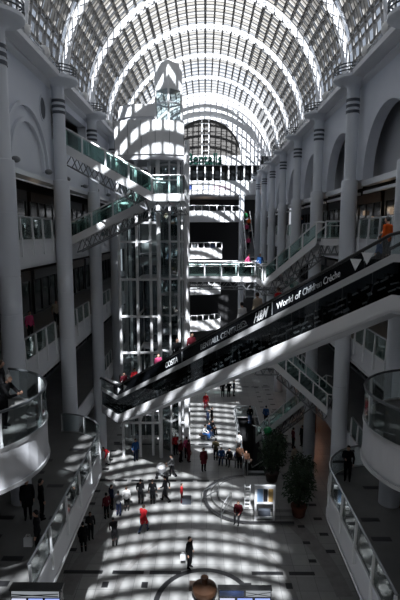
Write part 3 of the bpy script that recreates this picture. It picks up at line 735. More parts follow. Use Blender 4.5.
# ------------------------------------------------------------------ crossing express escalator
EA, EB = Vector((-6.2, 32.6, L1)), Vector((6.35, 16.3, 16.3))
dE = EB-EA; RUN = Vector((dE.x, dE.y, 0)).length; uE = Vector((dE.x, dE.y, 0)).normalized(); nE = Vector((-uE.y, uE.x, 0))  # nE points away from the viewer
SL = dE.z/RUN; EW = 1.7
def ep(s_, dz, off=0.0):
    """point at run s_, height dz over the step line, off metres back from the near face"""
    z = L1+SL*min(max(s_, 0), RUN)
    return Vector((EA.x, EA.y, 0))+uE*s_+nE*off+Vector((0, 0, z+dz))
S0, S1 = -2.55, RUN+4.2
if nE.y < 0: nE = -nE
esc = thing('escalator', 'long black-sided escalator crossing the atrium with white lettering', 'escalator', ep(0, -1.85))
b = MB(); q0, q1 = ep(S0-.05, 0), ep(S0-.05, 0, EW+.15)
b.prism([(q0.x, q0.y), (q1.x, q1.y), (-8.0, 37.6), (-8.44, 37.6), (-8.44, 35.5)], L1-1.83, L1-.03); struct('floor', b, 'white', 'white floor tongue joining the escalator foot to the lowest left gallery', 'floor')
def band(name, m, z0, z1, off, th, s0=S0, s1=S1, k0=1.0):
    ss = [s0]+[q for q in (0.0, RUN) if s0 < q < s1]+[s1]
    b = MB()
    for p, q in zip(ss, ss[1:]):
        b.plate([ep(p, z0, off), ep(q, z0, off), ep(q, z1, off), ep(p, z1, off)], nE, th)
    return b.build(name, m, esc)
for off, nm in ((0.0, 'near'), (EW, 'far')):
    o = band('truss_fascia', 'white', -1.83, -1.22, off, .12)
    band('deck_strip', 'deck', -.10, .17, off-.04 if off == 0 else off, .16)
    o = band('text_panel', 'black', .17, .84, off, .03, -.55, RUN-1.15)
    band('end_glass', 'clear_glass', .17, .84, off, .02, S0, -.6); band('end_glass', 'clear_glass', .17, .84, off, .02, RUN-1.1, S1)
    b = MB(); P = [ep(S0-.25, .25, off), ep(S0-.3, .6, off), ep(S0, .88, off), ep(-.15, .88, off), ep(.15, .89, off), ep(RUN-.15, .88, off), ep(RUN+.15, .88, off), ep(S1, .88, off), ep(S1+.3, .55, off)]
    b.tube(P, .065, 8); b.build('handrail', 'rubber', esc, True)
m = 22
for q in range(m):      # dark glazed cladding, one pane at a time
    s0, s1 = S0+(S1-S0)*q/m, S0+(S1-S0)*(q+1)/m
    if s0 < 0 < s1 or s0 < RUN < s1:
        k = 0 if s0 < 0 < s1 else RUN; pcs = [(s0+.02, k), (k, s1-.02)]
    else: pcs = [(s0+.02, s1-.02)]
    b = MB()
    for p, w in pcs: b.plate([ep(p, -1.22, .02), ep(w, -1.22, .02), ep(w, -.10, .02), ep(p, -.10, .02)], nE, .02)
    b.build('cladding_pane', 'smoke_glass', esc)
o = band('inner_core', 'black', -1.30, -.06, .35, .05)
b = MB()
for q in range(260):  # white dashes stand in for roof glints on the cladding glass
    s_ = S0+(S1-S0)*random.random(); dz = random.choice((-1.0, -.78, -.5))+random.uniform(-.05, .05); L = random.uniform(.08, .32)
    b.bar(ep(s_, dz, .22), ep(s_+L, dz, .22), .03, .06)
o = b.build('glint_dashes', 'white', esc); o['kind'] = 'stuff'
b = MB()
for q in range(26):
    s_ = .4+(RUN-.8)*q/26; b.bar(ep(s_, -1.2, .28), ep(s_+(.45 if q % 2 else -.1), -.12, .28), .05, .04)
b.build('inner_brace', 'truss', esc)
b = MB()
nst = int(RUN/.4)
for q in range(nst):
    s_ = RUN*q/nst; p = ep(s_, 0, .12); w = nE*(EW-.2); dd = uE*(RUN/nst)
    b.plate([p-Vector((0,0,.3)), p+w-Vector((0,0,.3)), p+w+dd-Vector((0,0,.3)), p+dd-Vector((0,0,.3))], (0,0,1), .3+SL*RUN/nst*.5)
o = b.build('steps', 'truss', esc)
b = MB()
for s0, s1 in ((S0, 0), (RUN, S1)): b.plate([ep(s0, -.1, .1), ep(s1, -.1, .1), ep(s1, -.1, EW-.05), ep(s0, -.1, EW-.05)], (0,0,1), .1)
b.build('comb_plate', 'steel', esc)
ss = [S0, 0, RUN, S1]; b = MB()
for p, q in zip(ss, ss[1:]): b.plate([ep(p, -1.85, 0), ep(q, -1.85, 0), ep(q, -1.85, EW+.1), ep(p, -1.85, EW+.1)], (0,0,1), .1)
b.build('underside', 'fascia', esc)
def s_of_x(px):
    r = (px-205)/470.0
    return RUN*(-EA.x+r*EA.y)/(dE.x-r*dE.y)
kE = dE.normalized(); upv = Vector((0, 0, 1))
def etext(txt, px0, px1, dz, size, m='letter', slant=0.0):
    s0, s1 = s_of_x(px0), s_of_x(px1); L = (ep(s1, 0)-ep(s0, 0)).length
    text_mesh('lettering', txt, size, ep(s0, dz, -.02), kE, upv+kE*slant, m, esc, .006, L)
etext('COSTA', 165.5, 178, .34, .46); etext('BENTALL CENTRE', 201, 239.5, .33, .42, 'dimletter'); etext('H&M', 254, 266, .28, .62, 'letter', .35)
etext('World of', 276, 299.5, .36, .40); etext('Children', 301.5, 320, .36, .40, 'dimletter'); etext('Crèche', 321.5, 337.5, .36, .40)
def marks(name, polys, m):
    b = MB()
    for P in polys: b.plate([ep(s_, dz, -.025) for s_, dz in P], nE, .02)
    b.build(name, m, esc)
tri = lambda s_, w, h, z: [(s_-w, z+h+SL*w), (s_+w, z+h-SL*w), (s_, z)]
a_, c_ = s_of_x(352), s_of_x(363)
marks('arrow_mark', [tri(a_, .24, .42, .28)], 'letter'); marks('arrow_mark', [tri(c_, .24, .42, .28)], 'letter')
a_, c_ = s_of_x(118.5), s_of_x(124.5)
for q in (a_-.25, c_-.25): marks('arrow_mark', [[(q, .30), (q, .72), (q+.40, .51)]], 'letter')
b = MB(); q = s_of_x(243)
for k in range(12):
    a0, a1 = PI*k/12, PI*(k+1)/12; p = lambda r, a: ep(q+r*math.cos(a), .42+r*math.sin(a)+r*math.cos(a)*0, -.025)
    for r0, r1 in ((.20, .25), (.10, .14)): b.plate([p(r0, a0), p(r1, a0), p(r1, a1), p(r0, a1)], nE, .02)
b.plate([ep(q-.31, .33, -.025), ep(q+.31, .33, -.025), ep(q+.31, .38, -.025), ep(q-.31, .38, -.025)], nE, .02)
b.build('arched_roof_emblem', 'dimletter', esc)
for px in (182, 271.5): 
    q = s_of_x(px); marks('divider_mark', [[(q, .22), (q+.03, .22), (q+.03, .80), (q, .80)]], 'dimletter')
# far escalators rising along the right of the end galleries
flight('escalator', 'far escalator carrying people between the end galleries', 'escalator', (6.3, 67.0, H2), (6.3, 75.0, H3), 1.1, 'far escalators', 'truss', 'dark_glass', True, False, 1.0, 5)
flight('escalator', 'lower far escalator in shade beneath the crowded one', 'escalator', (6.3, 67.0, H1), (6.3, 75.0, H2), 1.1, 'far escalators', 'truss', 'dark_glass', True, False, 1.0, 5)
# escalator well leading below the ground floor
t = flight('escalator', 'escalator sinking through the floor beside the planters', 'escalator', ((WX0+WX1)/2, WY1-1.5, -5.2), ((WX0+WX1)/2, WY0+.6, 0), 1.2, None, 'truss', 'dark_glass', True, False, 1.0, 5)
b = MB()
for x0, x1, y0, y1 in ((WX0-.1, WX0, WY0, WY1), (WX1, WX1+.1, WY0, WY1), (WX0, WX1, WY1, WY1+.1), (WX0, WX1, WY0-.1, WY0)): b.box(x0, x1, y0, y1, -6, -.01)
b.box(WX0, WX1, WY0, WY1, -6.1, -6); struct('wall_well', b, 'dark', 'dark lining of the floor opening for the sinking escalator', 'wall')
balustrade(lerp_pts((WX0-.12, WY1), (WX0-.12, WY0), 8), 0, 'long glass balustrade guarding the left of the sinking escalator', None, 1, (-1, 0), 0, 'clear_glass', 1.05, 0)
balustrade(lerp_pts((WX1+.12, WY1), (WX1+.12, WY0), 8), 0, 'long glass balustrade guarding the right of the sinking escalator', None, 1, (1, 0), 0, 'clear_glass', 1.05, 0)
balustrade(lerp_pts((WX0, WY1+.12), (WX1, WY1+.12), 1), 0, 'short glass balustrade across the far end of the sinking escalator', None, 1, (0, 1), 0, 'clear_glass', 1.05, 0)
# ------------------------------------------------------------------ people
def remesh(b, vox, sm=2):
    me = bpy.data.meshes.new('tmp'); b.bm.to_mesh(me); b.bm.free()
    o = bpy.data.objects.new('tmp', me); COL.objects.link(o)
    md = o.modifiers.new('r', 'REMESH'); md.mode = 'VOXEL'; md.voxel_size = vox
    ms = o.modifiers.new('s', 'SMOOTH'); ms.factor = .5; ms.iterations = sm
    dg = bpy.context.evaluated_depsgraph_get(); out = bpy.data.meshes.new_from_object(o.evaluated_get(dg))
    bpy.data.objects.remove(o); bpy.data.meshes.remove(me)
    for p in out.polygons: p.use_smooth = True
    return out
def limb(b, P, rs, n=10):
    b.tube(P, rs, n)
    for p, r in zip(P, rs): b.ball(p, r*1.0, 10)
def pose_def(name):
    J = dict(lean=0.0, pel=(0, 0, .95), turn=0)
    J['knee'] = [(-.10, -.02, .50), (.10, -.02, .50)]; J['ank'] = [(-.10, .03, .09), (.10, .03, .09)]; J['toe'] = [(-.11, -.10, .04), (.11, -.10, .04)]
    J['elb'] = [(-.25, .03, 1.14), (.25, .03, 1.14)]; J['wri'] = [(-.25, -.05, .90), (.25, -.05, .90)]
    if name == 'walk':
        J['knee'] = [(-.09, -.20, .53), (.09, .02, .50)]; J['ank'] = [(-.09, -.26, .10), (.09, .34, .20)]; J['toe'] = [(-.09, -.40, .08), (.09, .24, .06)]
        J['elb'] = [(-.25, .16, 1.16), (.25, -.08, 1.14)]; J['wri'] = [(-.25, .16, .92), (.24, -.27, 1.00)]; J['lean'] = .05
    if name == 'hold':
        J['elb'] = [(-.25, .02, 1.15), (.26, .03, 1.15)]; J['wri'] = [(-.12, -.22, 1.16), (.25, -.06, .91)]
        J['knee'] = [(-.10, -.06, .50), (.11, -.01, .50)]
    if name == 'lean':
        J['lean'] = .30; J['elb'] = [(-.27, -.34, 1.10), (.27, -.34, 1.10)]; J['wri'] = [(-.14, -.52, 1.14), (.14, -.52, 1.14)]
    if name == 'push':
        J['lean'] = .12; J['elb'] = [(-.25, -.12, 1.12), (.25, -.12, 1.12)]; J['wri'] = [(-.20, -.38, 1.02), (.20, -.38, 1.02)]
        J['knee'] = [(-.09, -.16, .52), (.09, .03, .50)]; J['ank'] = [(-.09, -.18, .09), (.09, .28, .14)]; J['toe'] = [(-.09, -.32, .05), (.09, .17, .05)]
    if name == 'stoop':
        J['lean'] = .75; J['elb'] = [(-.22, -.42, 1.00), (.22, -.42, 1.00)]; J['wri'] = [(-.18, -.50, .74), (.18, -.50, .74)]
        J['knee'] = [(-.10, -.14, .50), (.10, -.10, .50)]
    if name == 'sit':
        J['pel'] = (0, 0, .54); J['lean'] = .15
        J['knee'] = [(-.12, -.43, .52), (.12, -.43, .52)]; J['ank'] = [(-.12, -.42, .09), (.12, -.50, .09)]; J['toe'] = [(-.13, -.56, .04), (.13, -.64, .04)]
        J['elb'] = [(-.25, -.10, .76), (.25, -.10, .76)]; J['wri'] = [(-.14, -.34, .66), (.14, -.34, .66)]
    return J
FIG = {}
def figure(pose):
    if pose in FIG: return FIG[pose]
    J = pose_def(pose); pel = Vector(J['pel']); Rm = Matrix.Rotation(J['lean'], 3, 'X')
    T = lambda x, y, z: pel+Rm@(Vector((x, y, z-.95)))
    sh = [T(-.185, .01, 1.40), T(.185, .01, 1.40)]; hip = [pel+Vector((-.09, 0, -.03)), pel+Vector((.09, 0, -.03))]
    elb = [Vector(p) for p in J['elb']]; wri = [Vector(p) for p in J['wri']]; knee = [Vector(p) for p in J['knee']]; ank = [Vector(p) for p in J['ank']]; toe = [Vector(p) for p in J['toe']]
    hc = T(0, -.02, 1.635)
    def torso(b, g):
        for c, r in (((0, 0, 1.29), (.165, .105, .19)), ((0, 0, 1.08), (.14, .10, .18)), ((0, .01, .96), (.16, .115, .12))):
            p = T(*c); res = bmesh.ops.create_uvsphere(b.bm, u_segments=18, v_segments=12, radius=1)
            for v in res['verts']: v.co = p+Rm@Vector((v.co.x*(r[0]+g), v.co.y*(r[1]+g), v.co.z*(r[2]+g)))
        b.tube([sh[0], T(0, .0, 1.425), sh[1]], [.06+g, .075+g, .06+g], 12)
        for k in (0, 1): b.ball(sh[k], .062+g, 10)
    # body: skin, one continuous surface
    b = MB(); torso(b, 0)
    b.tube([T(0, .015, 1.40), T(0, .01, 1.50), T(0, 0, 1.60)], [.065, .054, .055], 12)
    b.ball(hc, 1, 16, (.076, .096, .118)); b.ball(hc+Vector((0, -.03, -.065)), 1, 12, (.052, .060, .052))
    b.tube([hc+Vector((0, -.085, .02)), hc+Vector((0, -.112, -.022)), hc+Vector((0, -.09, -.035))], [.010, .016, .012], 8)
    for k in (-1, 1): b.ball(hc+Vector((k*.077, .01, -.005)), 1, 8, (.012, .022, .034))
    for k in (0, 1):
        limb(b, [sh[k], (sh[k]+elb[k])/2, elb[k]], [.052, .048, .040]); limb(b, [elb[k], (elb[k]*2+wri[k])/3, wri[k]], [.040, .038, .027])
        limb(b, [hip[k], (hip[k]+knee[k])/2, knee[k]], [.092, .080, .058]); limb(b, [knee[k], knee[k]*.65+ank[k]*.35+Vector((0, .015, 0)), ank[k]], [.058, .056, .036])
        b.tube([ank[k]+Vector((0, .03, -.04)), ank[k]*.4+toe[k]*.6, toe[k]], [.036, .038, .026], 10)
        d = (wri[k]-elb[k]).normalized(); sgn = 1 if k == 0 else -1
        side = d.cross(Vector((sgn*1.0, 0, 0))); side = Vector((0, -1, 0)) if side.length < .2 else side.normalized()
        if side.y > 0 and abs(d.z) > .5: side = -side
        pn = d.cross(side).normalized()
        pc = wri[k]+d*.05
        res = bmesh.ops.create_uvsphere(b.bm, u_segments=12, v_segments=8, radius=1)
        for v in res['verts']: v.co = pc+d*(v.co.x*.055)+side*(v.co.y*.040)+pn*(v.co.z*.018)
        for f, (o_, L) in enumerate(((-.030, .062), (-.010, .074), (.010, .070), (.030, .054))):
            p0 = pc+d*.035+side*o_; p1 = p0+d*(L*.55); p2 = p1+d*(L*.40)+pn*(.022*sgn)
            b.tube([p0, p1, p2], [.0105, .0098, .008], 8)
        b.tube([wri[k]+d*.025+side*.028, wri[k]+d*.05+side*.055, wri[k]+d*.08+side*.058], [.013, .011, .009], 8)
    body = remesh(b, .0115, 1)
    # eyes, brows and mouth are tiny separate shapes on the face of the same mesh
    bm = bmesh.new(); bm.from_mesh(body)
    for k in (-1, 1):
        res = bmesh.ops.create_uvsphere(bm, u_segments=8, v_segments=6, radius=.011)
        for v in res['verts']: v.co += hc+Vector((k*.030, -.088, .012))
        for f in {f for v in res['verts'] for f in v.link_faces}: f.material_index = 1
    res = bmesh.ops.create_uvsphere(bm, u_segments=8, v_segments=6, radius=1)
    for v in res['verts']: v.co = hc+Vector((0, -.085, -.062))+Vector((v.co.x*.024, v.co.y*.010, v.co.z*.006))
    for f in {f for v in res['verts'] for f in v.link_faces}: f.material_index = 1
    bm.to_mesh(body); bm.free(); body.materials.clear(); body.materials.append(None); body.materials.append(M['eye'])
    out = {'body': body}
    b = MB(); torso(b, .018)
    b.tube([T(0, .01, 1.40), T(0, .012, 1.475)], [.085, .068], 12)
    for k in (0, 1):
        w = elb[k]+(wri[k]-elb[k])*.94
        limb(b, [sh[k], (sh[k]+elb[k])/2, elb[k]], [.072, .064, .056]); limb(b, [elb[k], w], [.056, .044])
    out['jacket'] = remesh(b, .02)
    b = MB(); torso(b, .028)
    b.tube([T(0, .01, 1.40), T(0, .012, 1.48)], [.09, .072], 12)
    for k in (0, 1):
        w = elb[k]+(wri[k]-elb[k])*.94
        limb(b, [sh[k], (sh[k]+elb[k])/2, elb[k]], [.078, .068, .060]); limb(b, [elb[k], w], [.060, .048])
        limb(b, [hip[k], hip[k]*.35+knee[k]*.65], [.15, .135])
    lo = [hip[k]*.35+knee[k]*.65 for k in (0, 1)]; b.tube([pel, (lo[0]+lo[1])/2], [.17, .15], 14)
    out['coat'] = remesh(b, .022)
    b = MB(); pl = pel+Vector((0, .01, .02)); b.ball(pl, 1, 14, (.178, .132, .12))
    for k in (0, 1):
        limb(b, [hip[k], (hip[k]+knee[k])/2, knee[k]], [.105, .094, .074]); limb(b, [knee[k], (knee[k]+ank[k])/2, ank[k]+(knee[k]-ank[k])*.04], [.074, .068, .058])
    out['trousers'] = remesh(b, .02)
    for k, nm in ((0, 'shoe_a'), (1, 'shoe_b')):
        b = MB(); b.tube([ank[k]+Vector((0, .055, -.052)), ank[k]+Vector((0, .0, -.045)), ank[k]*.4+toe[k]*.6, toe[k]+Vector((0, -.035, 0))], [.038, .050, .048, .032], 10); b.ball(ank[k]+Vector((0, .01, -.02)), .05, 10)
        out[nm] = remesh(b, .016)
    for nm, ln in (('hair', 0), ('long_hair', .16)):
        b = MB(); res = bmesh.ops.create_uvsphere(b.bm, u_segments=18, v_segments=12, radius=1)
        for v in res['verts']:
            c = Vector((v.co.x*.087, v.co.y*.106, v.co.z*.128))
            if c.y < -.03 and c.z < .055: c.y = -.03; c.z = max(c.z, .0)
            if c.z < -.05: c.z = -.05
            v.co = hc+Vector((0, .012, .008))+c
        if ln: b.tube([hc+Vector((0, .06, .04)), hc+Vector((0, .075, -.08)), hc+Vector((0, .07, -.10-ln))], [.085, .080, .055], 12)
        out[nm] = remesh(b, .014)
    FIG[pose] = out
    return out
PC = {'black': (.004, .004, .005), 'charcoal': (.014, .014, .016), 'navy': (.012, .018, .045), 'red': (.42, .018, .025), 'maroon': (.10, .012, .02), 'white': (.74, .74, .74), 'grey': (.2, .2, .21), 'blue': (.03, .10, .28),
      'orange': (.80, .13, .02), 'pink': (.55, .07, .18), 'khaki': (.13, .11, .06), 'brown': (.09, .045, .028), 'beige': (.42, .36, .28), 'green': (.02, .16, .06), 'jean': (.04, .06, .11), 'blonde': (.35, .24, .10), 'hairbrown': (.04, .022, .014), 'hairblack': (.008, .007, .007), 'hairgrey': (.55, .53, .5)}
for k, c in PC.items(): colmat('cloth_'+k if not k.startswith('hair') else k, c, .8)
colmat('hairblonde', PC['blonde'])
def person(label, loc, rot, pose='stand', top='black', bottom='charcoal', hair='hairbrown', scale=1.0, coat=False, longh=False, skin='skin', shoe='black', group=None):
    f = figure(pose)
    def mk(nm, me, m, par):
        o = bpy.data.objects.new(nm, me); COL.objects.link(o)
        if not me.materials: me.materials.append(None)
        o.material_slots[0].link = 'OBJECT'; o.material_slots[0].material = m
        if par: o.parent = par
        return o
    root = mk('person', f['body'], M[skin], None)
    root.location = loc; root.rotation_euler = (0, 0, rot); root.scale = (scale,)*3
    tag(root, label, 'person', group)
    mk('coat' if coat else 'jacket', f['coat' if coat else 'jacket'], M['cloth_'+top], root)
    mk('trousers', f['trousers'], M['cloth_'+bottom], root)
    mk('hair', f['long_hair' if longh else 'hair'], M[hair], root)
    mk('shoe', f['shoe_a'], M['cloth_'+shoe], root); mk('shoe', f['shoe_b'], M['cloth_'+shoe], root)
    return root
D = math.radians
# sunlit floor, nearest first  (rot 0 looks towards the viewer, 180 away)
person('person in black with a white bag crossing the near sunlit floor alone', at(190, 568), D(60), 'stand', 'black', 'black', 'hairblack', 1.0)
person('person in a long red coat striding across the middle of the sunlit floor', at(144, 533), D(150), 'walk', 'red', 'jean', 'hairbrown', .98, True)
person('stooping person in charcoal on the sunlit floor near the left gallery', at(115, 546), D(200), 'stoop', 'charcoal', 'charcoal', 'hairblack', .92)
person('person in black standing with feet together, left of the three in black', at(141, 504), D(170), 'hold', 'black', 'black', 'hairblack', .95)
person('person in black between two others in black by the sunlit edge', at(153, 504), D(185), 'stand', 'black', 'charcoal', 'hairbrown', .95)
person('person in black walking at the right of the three in black', at(166, 502), D(250), 'walk', 'black', 'black', 'hairblack', 1.02)
person('small person in bright red jacket beside a dark box on the floor', at(182, 503), D(95), 'stand', 'red', 'maroon', 'hairbrown', .76)
person('person in white top at the right of the crowd by the left gallery', at(127, 511), D(190), 'stand', 'white', 'charcoal', 'hairbrown', .92)
person('person in pale grey top inside the crowd by the left gallery', at(119, 516), D(160), 'hold', 'grey', 'navy', 'hairblack', .92)
person('person in maroon at the dim left of the crowd by the left gallery', at(107, 519), D(220), 'stand', 'maroon', 'black', 'hairblack', .95)
person('person in navy behind the crowd by the left gallery', at(112, 510), D(130), 'stand', 'navy', 'black', 'hairbrown', .95)
person('person in black coat in the gallery shade near the floor edge', at(84, 552), D(200), 'stand', 'black', 'black', 'hairblack', .98, True)
person('second shaded person in charcoal right beside the left gallery front', at(91, 540), D(30), 'hold', 'charcoal', 'black', 'hairbrown', .95)
person('person in a long maroon dress coat standing on the mid floor', at(204, 471), D(20), 'stand', 'maroon', 'black', 'hairbrown', 1.02, True, True)
person('person in khaki jacket standing beyond the one in maroon', at(216, 460), D(170), 'hold', 'khaki', 'charcoal', 'hairblack', 1.0)
# benches with sitters
def bench(label, x, y, rot, L=2.2):
    t = thing('bench', label, 'bench', (0, 0, 0))
    b = MB(); b.box(-L/2, L/2, -.24, .24, .38, .45); b.build('seat', 'darkwood', t)
    for sx in (-1, 1):
        b = MB(); b.box(sx*(L/2-.3)-.05, sx*(L/2-.3)+.05, -.2, .2, 0, .38); b.build('leg', 'truss', t)
    t.location = (x, y, 0); t.rotation_euler = (0, 0, rot)
    return t
def sitters(rows, p, rot, gap=.62):
    n = len(rows)
    for k, r in enumerate(rows):
        o = (k-(n-1)/2)*gap
        person(r[0], (p.x+o*math.cos(rot), p.y+o*math.sin(rot), 0), rot+r[4], 'sit', r[1], r[2], r[3], r[5] if len(r) > 5 else .95)
p = at(234, 464); bench('dark bench carrying four sitters on the mid floor', p.x, p.y+.05, D(-15), 2.7)
sitters([('seated person in blue at the left end of the four-seat bench', 'blue', 'jean', 'hairbrown', .1), ('seated person in black second on the four-seat bench', 'black', 'black', 'hairblack', -.1),
         ('seated person in navy and pale jeans third on the four-seat bench', 'navy', 'grey', 'hairblack', .05), ('seated person in brown at the right end of the four-seat bench', 'brown', 'black', 'hairbrown', .2)], p, D(-15))
person('person in white with dark hair standing behind the four-seat bench', at(239, 452), D(150), 'stand', 'white', 'grey', 'hairblack', .95)
p = at(208, 436); bench('dark bench on the striped sunny floor with three sitters', p.x, p.y+.05, D(60), 2.2)
sitters([('seated person in white top nearest on the striped floor bench', 'white', 'blue', 'hairbrown', .1), ('seated person in blue in the middle of the striped floor bench', 'blue', 'jean', 'hairblack', 0), ('seated person in black farthest on the striped floor bench', 'black', 'black', 'hairblack', -.1)], p, D(60))
person('standing person in black beside the striped floor bench', at(212, 425), D(100), 'stand', 'black', 'charcoal', 'hairblack', .98)
person('person in grey standing by the far end of the striped floor bench', at(208, 421), D(40), 'hold', 'grey', 'navy', 'hairbrown', .95)
person('person in red standing alone at the top of the striped floor', at(206, 410), D(10), 'stand', 'red', 'maroon', 'hairbrown', .98)
for px, py, a, nm, c in ((223, 397, 10, 'left', 'charcoal'), (229, 397, 190, 'middle', 'black'), (234, 396, 80, 'right', 'navy')):
    person('far person in %s, %s of the trio in sunlight beneath the escalator' % (c, nm), at(px, py), D(a), 'stand', c, 'black', 'hairblack', 1.0)
# around the lift foot
person('person in dark red standing by the lift foot, pink hat level left', at(181, 462), D(60), 'stand', 'maroon', 'black', 'hairbrown', 1.0)
person('person in bright red standing nearest the lift tower foot', at(176, 455), D(20), 'stand', 'red', 'black', 'hairblack', .98)
person('person in pink top behind those waiting at the lift foot', at(187, 458), D(200), 'hold', 'pink', 'charcoal', 'hairbrown', .98)
person('person in maroon coat waiting at the right of the lift foot', at(189, 462), D(120), 'stand', 'maroon', 'maroon', 'hairblack', 1.0, True)
person('person in pale grey pushing a pram over the floor edge', at(173, 477), D(-80), 'push', 'grey', 'black', 'hairbrown', .95)
person('person in bright blue jacket in the shade under the escalator', at(136, 461), D(30), 'stand', 'blue', 'navy', 'hairblack', 1.0)
person('person in red with white sleeves in the left shade beyond the gallery', at(108, 465), D(-30), 'stoop', 'red', 'white', 'hairbrown', 1.0)
# around the sinking escalator and planters
person('person in brown jacket beside the sinking escalator rail', at(252, 468, 0)+Vector((-.9, 0, 0)), D(180), 'stand', 'brown', 'black', 'hairbrown', 1.05)
person('person in white beside the planters holding a green balloon', at(266, 452)+Vector((.35, 0, 0)), D(190), 'hold', 'white', 'jean', 'hairbrown', .95)
person('person in black at the far end of the sinking escalator', at(250, 424), D(170), 'stand', 'black', 'jean', 'hairblack', 1.0)
person('person in blue top beyond the green balloon', at(266, 424), D(160), 'stand', 'blue', 'black', 'hairblack', 1.0)
person('person in beige top by the planters on the right', at(294, 468), D(-150), 'hold', 'beige', 'brown', 'hairbrown', 1.0)
person('person in maroon in the shade right of the planters', at(293, 448), D(100), 'stand', 'maroon', 'black', 'hairblack', 1.0)
person('person in black in the shade beneath the right stair', at(302, 446), D(-60), 'stand', 'black', 'black', 'hairblack', 1.02)
person('person in charcoal beside a column in the right shade', at(280, 452), D(30), 'stand', 'charcoal', 'black', 'hairbrown', 1.0)
# galleries
person('person in black standing behind the rounded end of the right lowest gallery', at(347, 480, L1), D(-20), 'hold', 'black', 'black', 'hairblack', 1.0)
person('person in black on the dim lowest left gallery, nearer the column', at(42, 520, L1), D(120), 'stand', 'black', 'black', 'hairblack', 1.0)
person('person in dark coat on the dim lowest left gallery, nearest the round bay', at(28, 520, L1), D(20), 'stand', 'charcoal', 'black', 'hairbrown', 1.0, True)
person('person with a white bag at the lowest left gallery rail', at(38, 556, L1), D(-70), 'stand', 'charcoal', 'black', 'hairblack', 1.0)
person('person in black with white hair leaning in the round left bay', (-6.3, 14.35, L2), D(85), 'lean', 'black', 'black', 'hairgrey', 1.0)
person('person in dark clothes deeper in the round left bay', (-7.0, 15.9, L2), D(120), 'stand', 'charcoal', 'black', 'hairbrown', 1.0)
person('person in navy leaning on the right top gallery glass', (9.25, 45.8, L3), D(-60), 'lean', 'navy', 'black', 'hairblack', 1.05)
person('person in white top walking on the left middle gallery', (-9.6, 30.5, L2), D(20), 'walk', 'beige', 'black', 'hairbrown', 1.0)
person('person in pink top behind glass on the left middle gallery', (-9.8, 26.3, L2), D(60), 'stand', 'pink', 'black', 'hairblack', 1.0)
# riders of the crossing escalator
def rider(label, px, rot, top, hair='hairbrown', off=.8, **kw):
    s_ = s_of_x(px); z = L1+SL*min(max(s_, 0), RUN); q = ep(s_, 0, off)
    if 0 < s_ < RUN: q.z += .05
    person(label, q, rot, kw.pop('pose', 'stand'), top, kw.pop('bottom', 'black'), hair, kw.pop('scale', .98), **kw)
aD = math.atan2(uE.x, -uE.y)  # facing up the escalator
rider('person in orange jacket near the top of the crossing escalator', 374, aD+PI, 'orange', 'hairblack', .45, pose='hold', scale=.95)
rider('person in blue behind the one in orange on the escalator', 362, aD+PI, 'blue', 'hairbrown', .8, scale=.72)
rider('rider in white shirt, left of the pair in white', 234, aD+PI, 'white', 'hairblack', .5)
rider('rider in cream shirt, right of the pair in white', 246, aD+PI, 'beige', 'hairbrown', .7, scale=1.04)
rider('rider in red behind the pair in white', 262, aD+PI, 'red', 'hairbrown', 1.0, scale=.9)
rider('dark-haired rider in black above the lower half of the escalator', 170, aD, 'black', 'hairblack', .5, scale=1.08)
rider('rider in maroon standing beside the dark-haired one', 176, aD, 'maroon', 'hairblack', 1.1, scale=1.1)
rider('rider in pink near the foot of the crossing escalator', 147, aD, 'pink', 'hairbrown', .8)
rider('rider in red stepping onto the crossing escalator', 122, aD, 'red', 'hairblack', .9)
rider('rider in dark maroon at the foot of the escalator', 114, aD, 'maroon', 'hairblack', .7)
# far galleries and far escalator
for k, (x, c, h, w) in enumerate(((-3.0, 'black', 'hairblack', 'leftmost'), (-1.6, 'grey', 'hairgrey', 'second'), (-.2, 'black', 'hairbrown', 'third'), (1.2, 'navy', 'hairblack', 'rightmost'))):
    person('distant person in %s behind the third far gallery rail, %s of four' % (c, w), (x, 74.9, H2), D(10*k-15), 'stand', c, 'black', h, 1.0)
for k, (f, c, nm) in enumerate(((.15, 'pink', 'lowest'), (.33, 'black', 'second lowest'), (.5, 'pink', 'middle'), (.66, 'orange', 'second highest'), (.82, 'green', 'highest'))):
    person('distant rider in %s, %s on the crowded far escalator' % (c, nm), (6.3+(.2 if k % 2 else -.2), 67.0+8*f, H2+(H3-H2)*f+.12), D(0), 'stand', c, 'charcoal', 'hairbrown', 1.0)
person('person in blue waiting at the foot of the far escalator', (4.2, 72.0, H2) if False else (4.3, 37.6, H2+.02), D(-20), 'stand', 'blue', 'black', 'hairbrown', .95)
person('person in pink walking across the footbridge', (3.4, 37.9, H2+.02), D(70), 'walk', 'pink', 'black', 'hairbrown', .95)
# ------------------------------------------------------------------ carried and standing small things
def bag(label, loc, m, sc=1.0, name='shopping_bag'):
    t = thing(name, label, 'bag', loc); x, y, z = loc
    b = MB(); w, d, h = .17*sc, .07*sc, .36*sc
    b.faces([(x-w, y-d, z), (x+w, y-d, z), (x+w, y+d, z), (x-w, y+d, z), (x-w*.95, y-d*.8, z+h), (x+w*.95, y-d*.8, z+h), (x+w*.95, y+d*.8, z+h), (x-w*.95, y+d*.8, z+h)], [(3,2,1,0),(0,1,5,4),(1,2,6,5),(2,3,7,6),(3,0,4,7)])
    b.build('bag_body', m, t)
    for s in (-1, 1):
        b = MB(); b.tube([(x-w*.5, y+s*d*.8, z+h*.95), (x-w*.4, y+s*d*.5, z+h*1.35), (x+w*.4, y+s*d*.5, z+h*1.35), (x+w*.5, y+s*d*.8, z+h*.95)], .008, 6); b.build('handle', m, t)
p = at(190, 568); bag('white shopping bag carried by the person in black on the near floor', (p.x-.34, p.y+.05, .42), 'white', .8)
p = at(38, 556, L1); bag('white bag hanging from a hand at the lowest left gallery rail', (p.x-.3, p.y-.1, L1+.42), 'white', .9)
